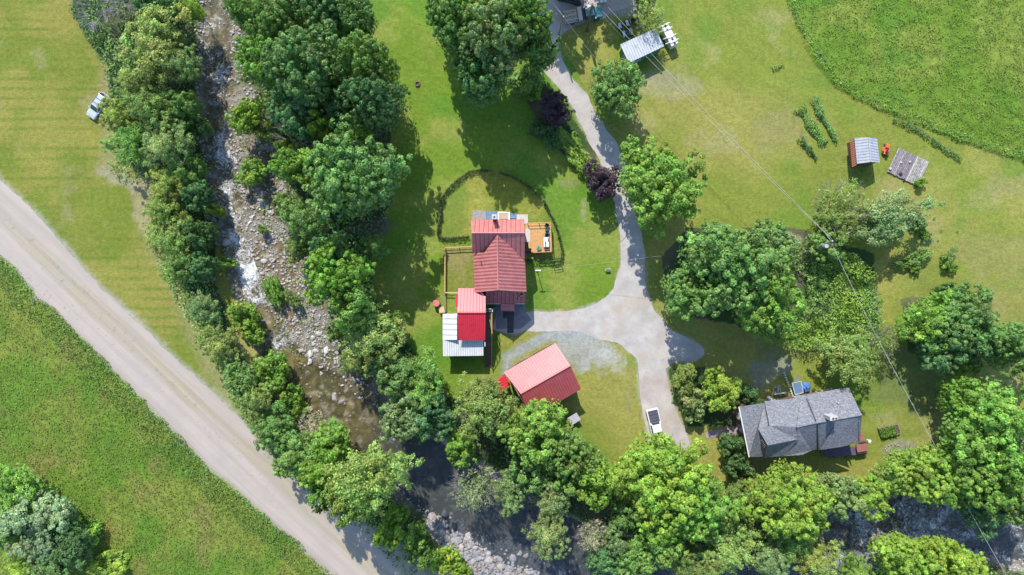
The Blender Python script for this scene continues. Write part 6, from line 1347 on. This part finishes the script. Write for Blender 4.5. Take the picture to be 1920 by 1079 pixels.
scatter([(470,380),(500,370),(530,430),(560,520),(600,600),(625,660),(570,690),(545,640),(520,560),(500,480)], 60, 2.6, 5.5, 'pale rounded stone on the gravel bar of the middle creek', 'stones on the gravel bar', W_+RC)
scatter([(540,690),(600,700),(650,720),(680,800),(640,800),(590,760),(550,720)], 22, 2, 4.5, 'brown-stained stone in the shallow brown pool', 'stones in the brown pool', [(.24,.19,.13), (.30,.25,.18), (.36,.32,.26)], .5)
scatter([(1612,975),(1640,970),(1665,1040),(1630,1045)], 16, 4, 9, 'brown sunlit stone of the shallow bar left of the foaming creek bend', 'stones of the sunlit bar', [(.42,.34,.24), (.34,.28,.19)], .35)
scatter([(1725,960),(1745,960),(1765,1020),(1735,1020)], 10, 4, 8, 'brown sunlit stone of the shallow bar right of the foaming creek bend', 'stones of the second sunlit bar', [(.42,.34,.24), (.50,.45,.38)], .35)
scatter([(1560,960),(1620,1040),(1700,1030),(1780,1040),(1880,1050),(1900,990),(1820,960),(1700,960)], 28, 4, 11, 'wet dark boulder in the lower right creek', 'boulders in the lower right creek', [(.22,.22,.25), (.30,.29,.31)], .4)
# the many smaller stones of the bed: one mesh
def pebbles():
    base = rock_mesh(91, False); bv = np.array([v.co[:] for v in base.vertices]); bf = np.array([p.vertices[:] for p in base.polygons]); n0 = len(bv)
    pts = []
    for i in range(26000):
        s = rnd.random()*(len(CREEK)-1); j = int(s); t = s-j; a, b = CREEK[j], CREEK[min(j+1, len(CREEK)-1)]
        px = a[0]+(b[0]-a[0])*t+rnd.uniform(-95, 95); py = a[1]+(b[1]-a[1])*t+rnd.uniform(-60, 60); pts.append((px, py))
    pts = np.array(pts); x = (pts[:, 0]-960)*CAMH/F; y = (539.5-pts[:, 1])*CAMH/F; z, dc, dw = creek_z(x, y)
    brownm = (pts[:, 1] > 690) & (pts[:, 1] < 840)
    m = (dc < -.1) & ((dw > -.3) | (rng.random(len(x)) < .16)) & ~(brownm & (rng.random(len(x)) < .55)); x, y, z = x[m], y[m], z[m]; k = len(x)
    s = .07+.28*rng.random(k)**3; a = rng.uniform(0, 6.28, k); q = rng.uniform(.7, 1.3, (k, 3))*np.array([1, 1, .6])
    v = bv[None]*q[:, None]*s[:, None, None]; c, d = np.cos(a)[:, None], np.sin(a)[:, None]
    v = np.stack([v[..., 0]*c-v[..., 1]*d+x[:, None], v[..., 0]*d+v[..., 1]*c+y[:, None], v[..., 2]+z[:, None]+.03], -1).reshape(-1, 3)
    f = (bf[None]+(np.arange(k)*n0)[:, None, None]).reshape(-1, 3)
    me = np_mesh('river_stones', v, f, None, [MAT['rock']]); o = link('river_stones', me); o.color = (.42, .39, .36, 1); tag(o, kind='stuff')
pebbles()
def riprap():
    base = rock_mesh(92, True); bv = np.array([v.co[:] for v in base.vertices]); bf = np.array([p.vertices[:] for p in base.polygons]); n0 = len(bv); pl = PX(RIP); xs = [p[0] for p in pl]; ys = [p[1] for p in pl]
    x = rng.uniform(min(xs), max(xs), 2600); y = rng.uniform(min(ys), max(ys), 2600); m = inside(x, y, pl); x, y = x[m], y[m]; k = len(x); z = creek_z(x, y)[0]
    s = .14+.26*rng.random(k)**2; a = rng.uniform(0, 6.28, k); q = rng.uniform(.7, 1.3, (k, 3)); v = bv[None]*q[:, None]*s[:, None, None]; c, d = np.cos(a)[:, None], np.sin(a)[:, None]
    v = np.stack([v[..., 0]*c-v[..., 1]*d+x[:, None], v[..., 0]*d+v[..., 1]*c+y[:, None], v[..., 2]+z[:, None]+.10], -1).reshape(-1, 3); f = (bf[None]+(np.arange(k)*n0)[:, None, None]).reshape(-1, 3)
    o = link('riprap_stones', np_mesh('riprap_stones', v, f, None, [MAT['rock']])); o.color = (.30, .29, .295, 1); tag(o, kind='stuff')
riprap()
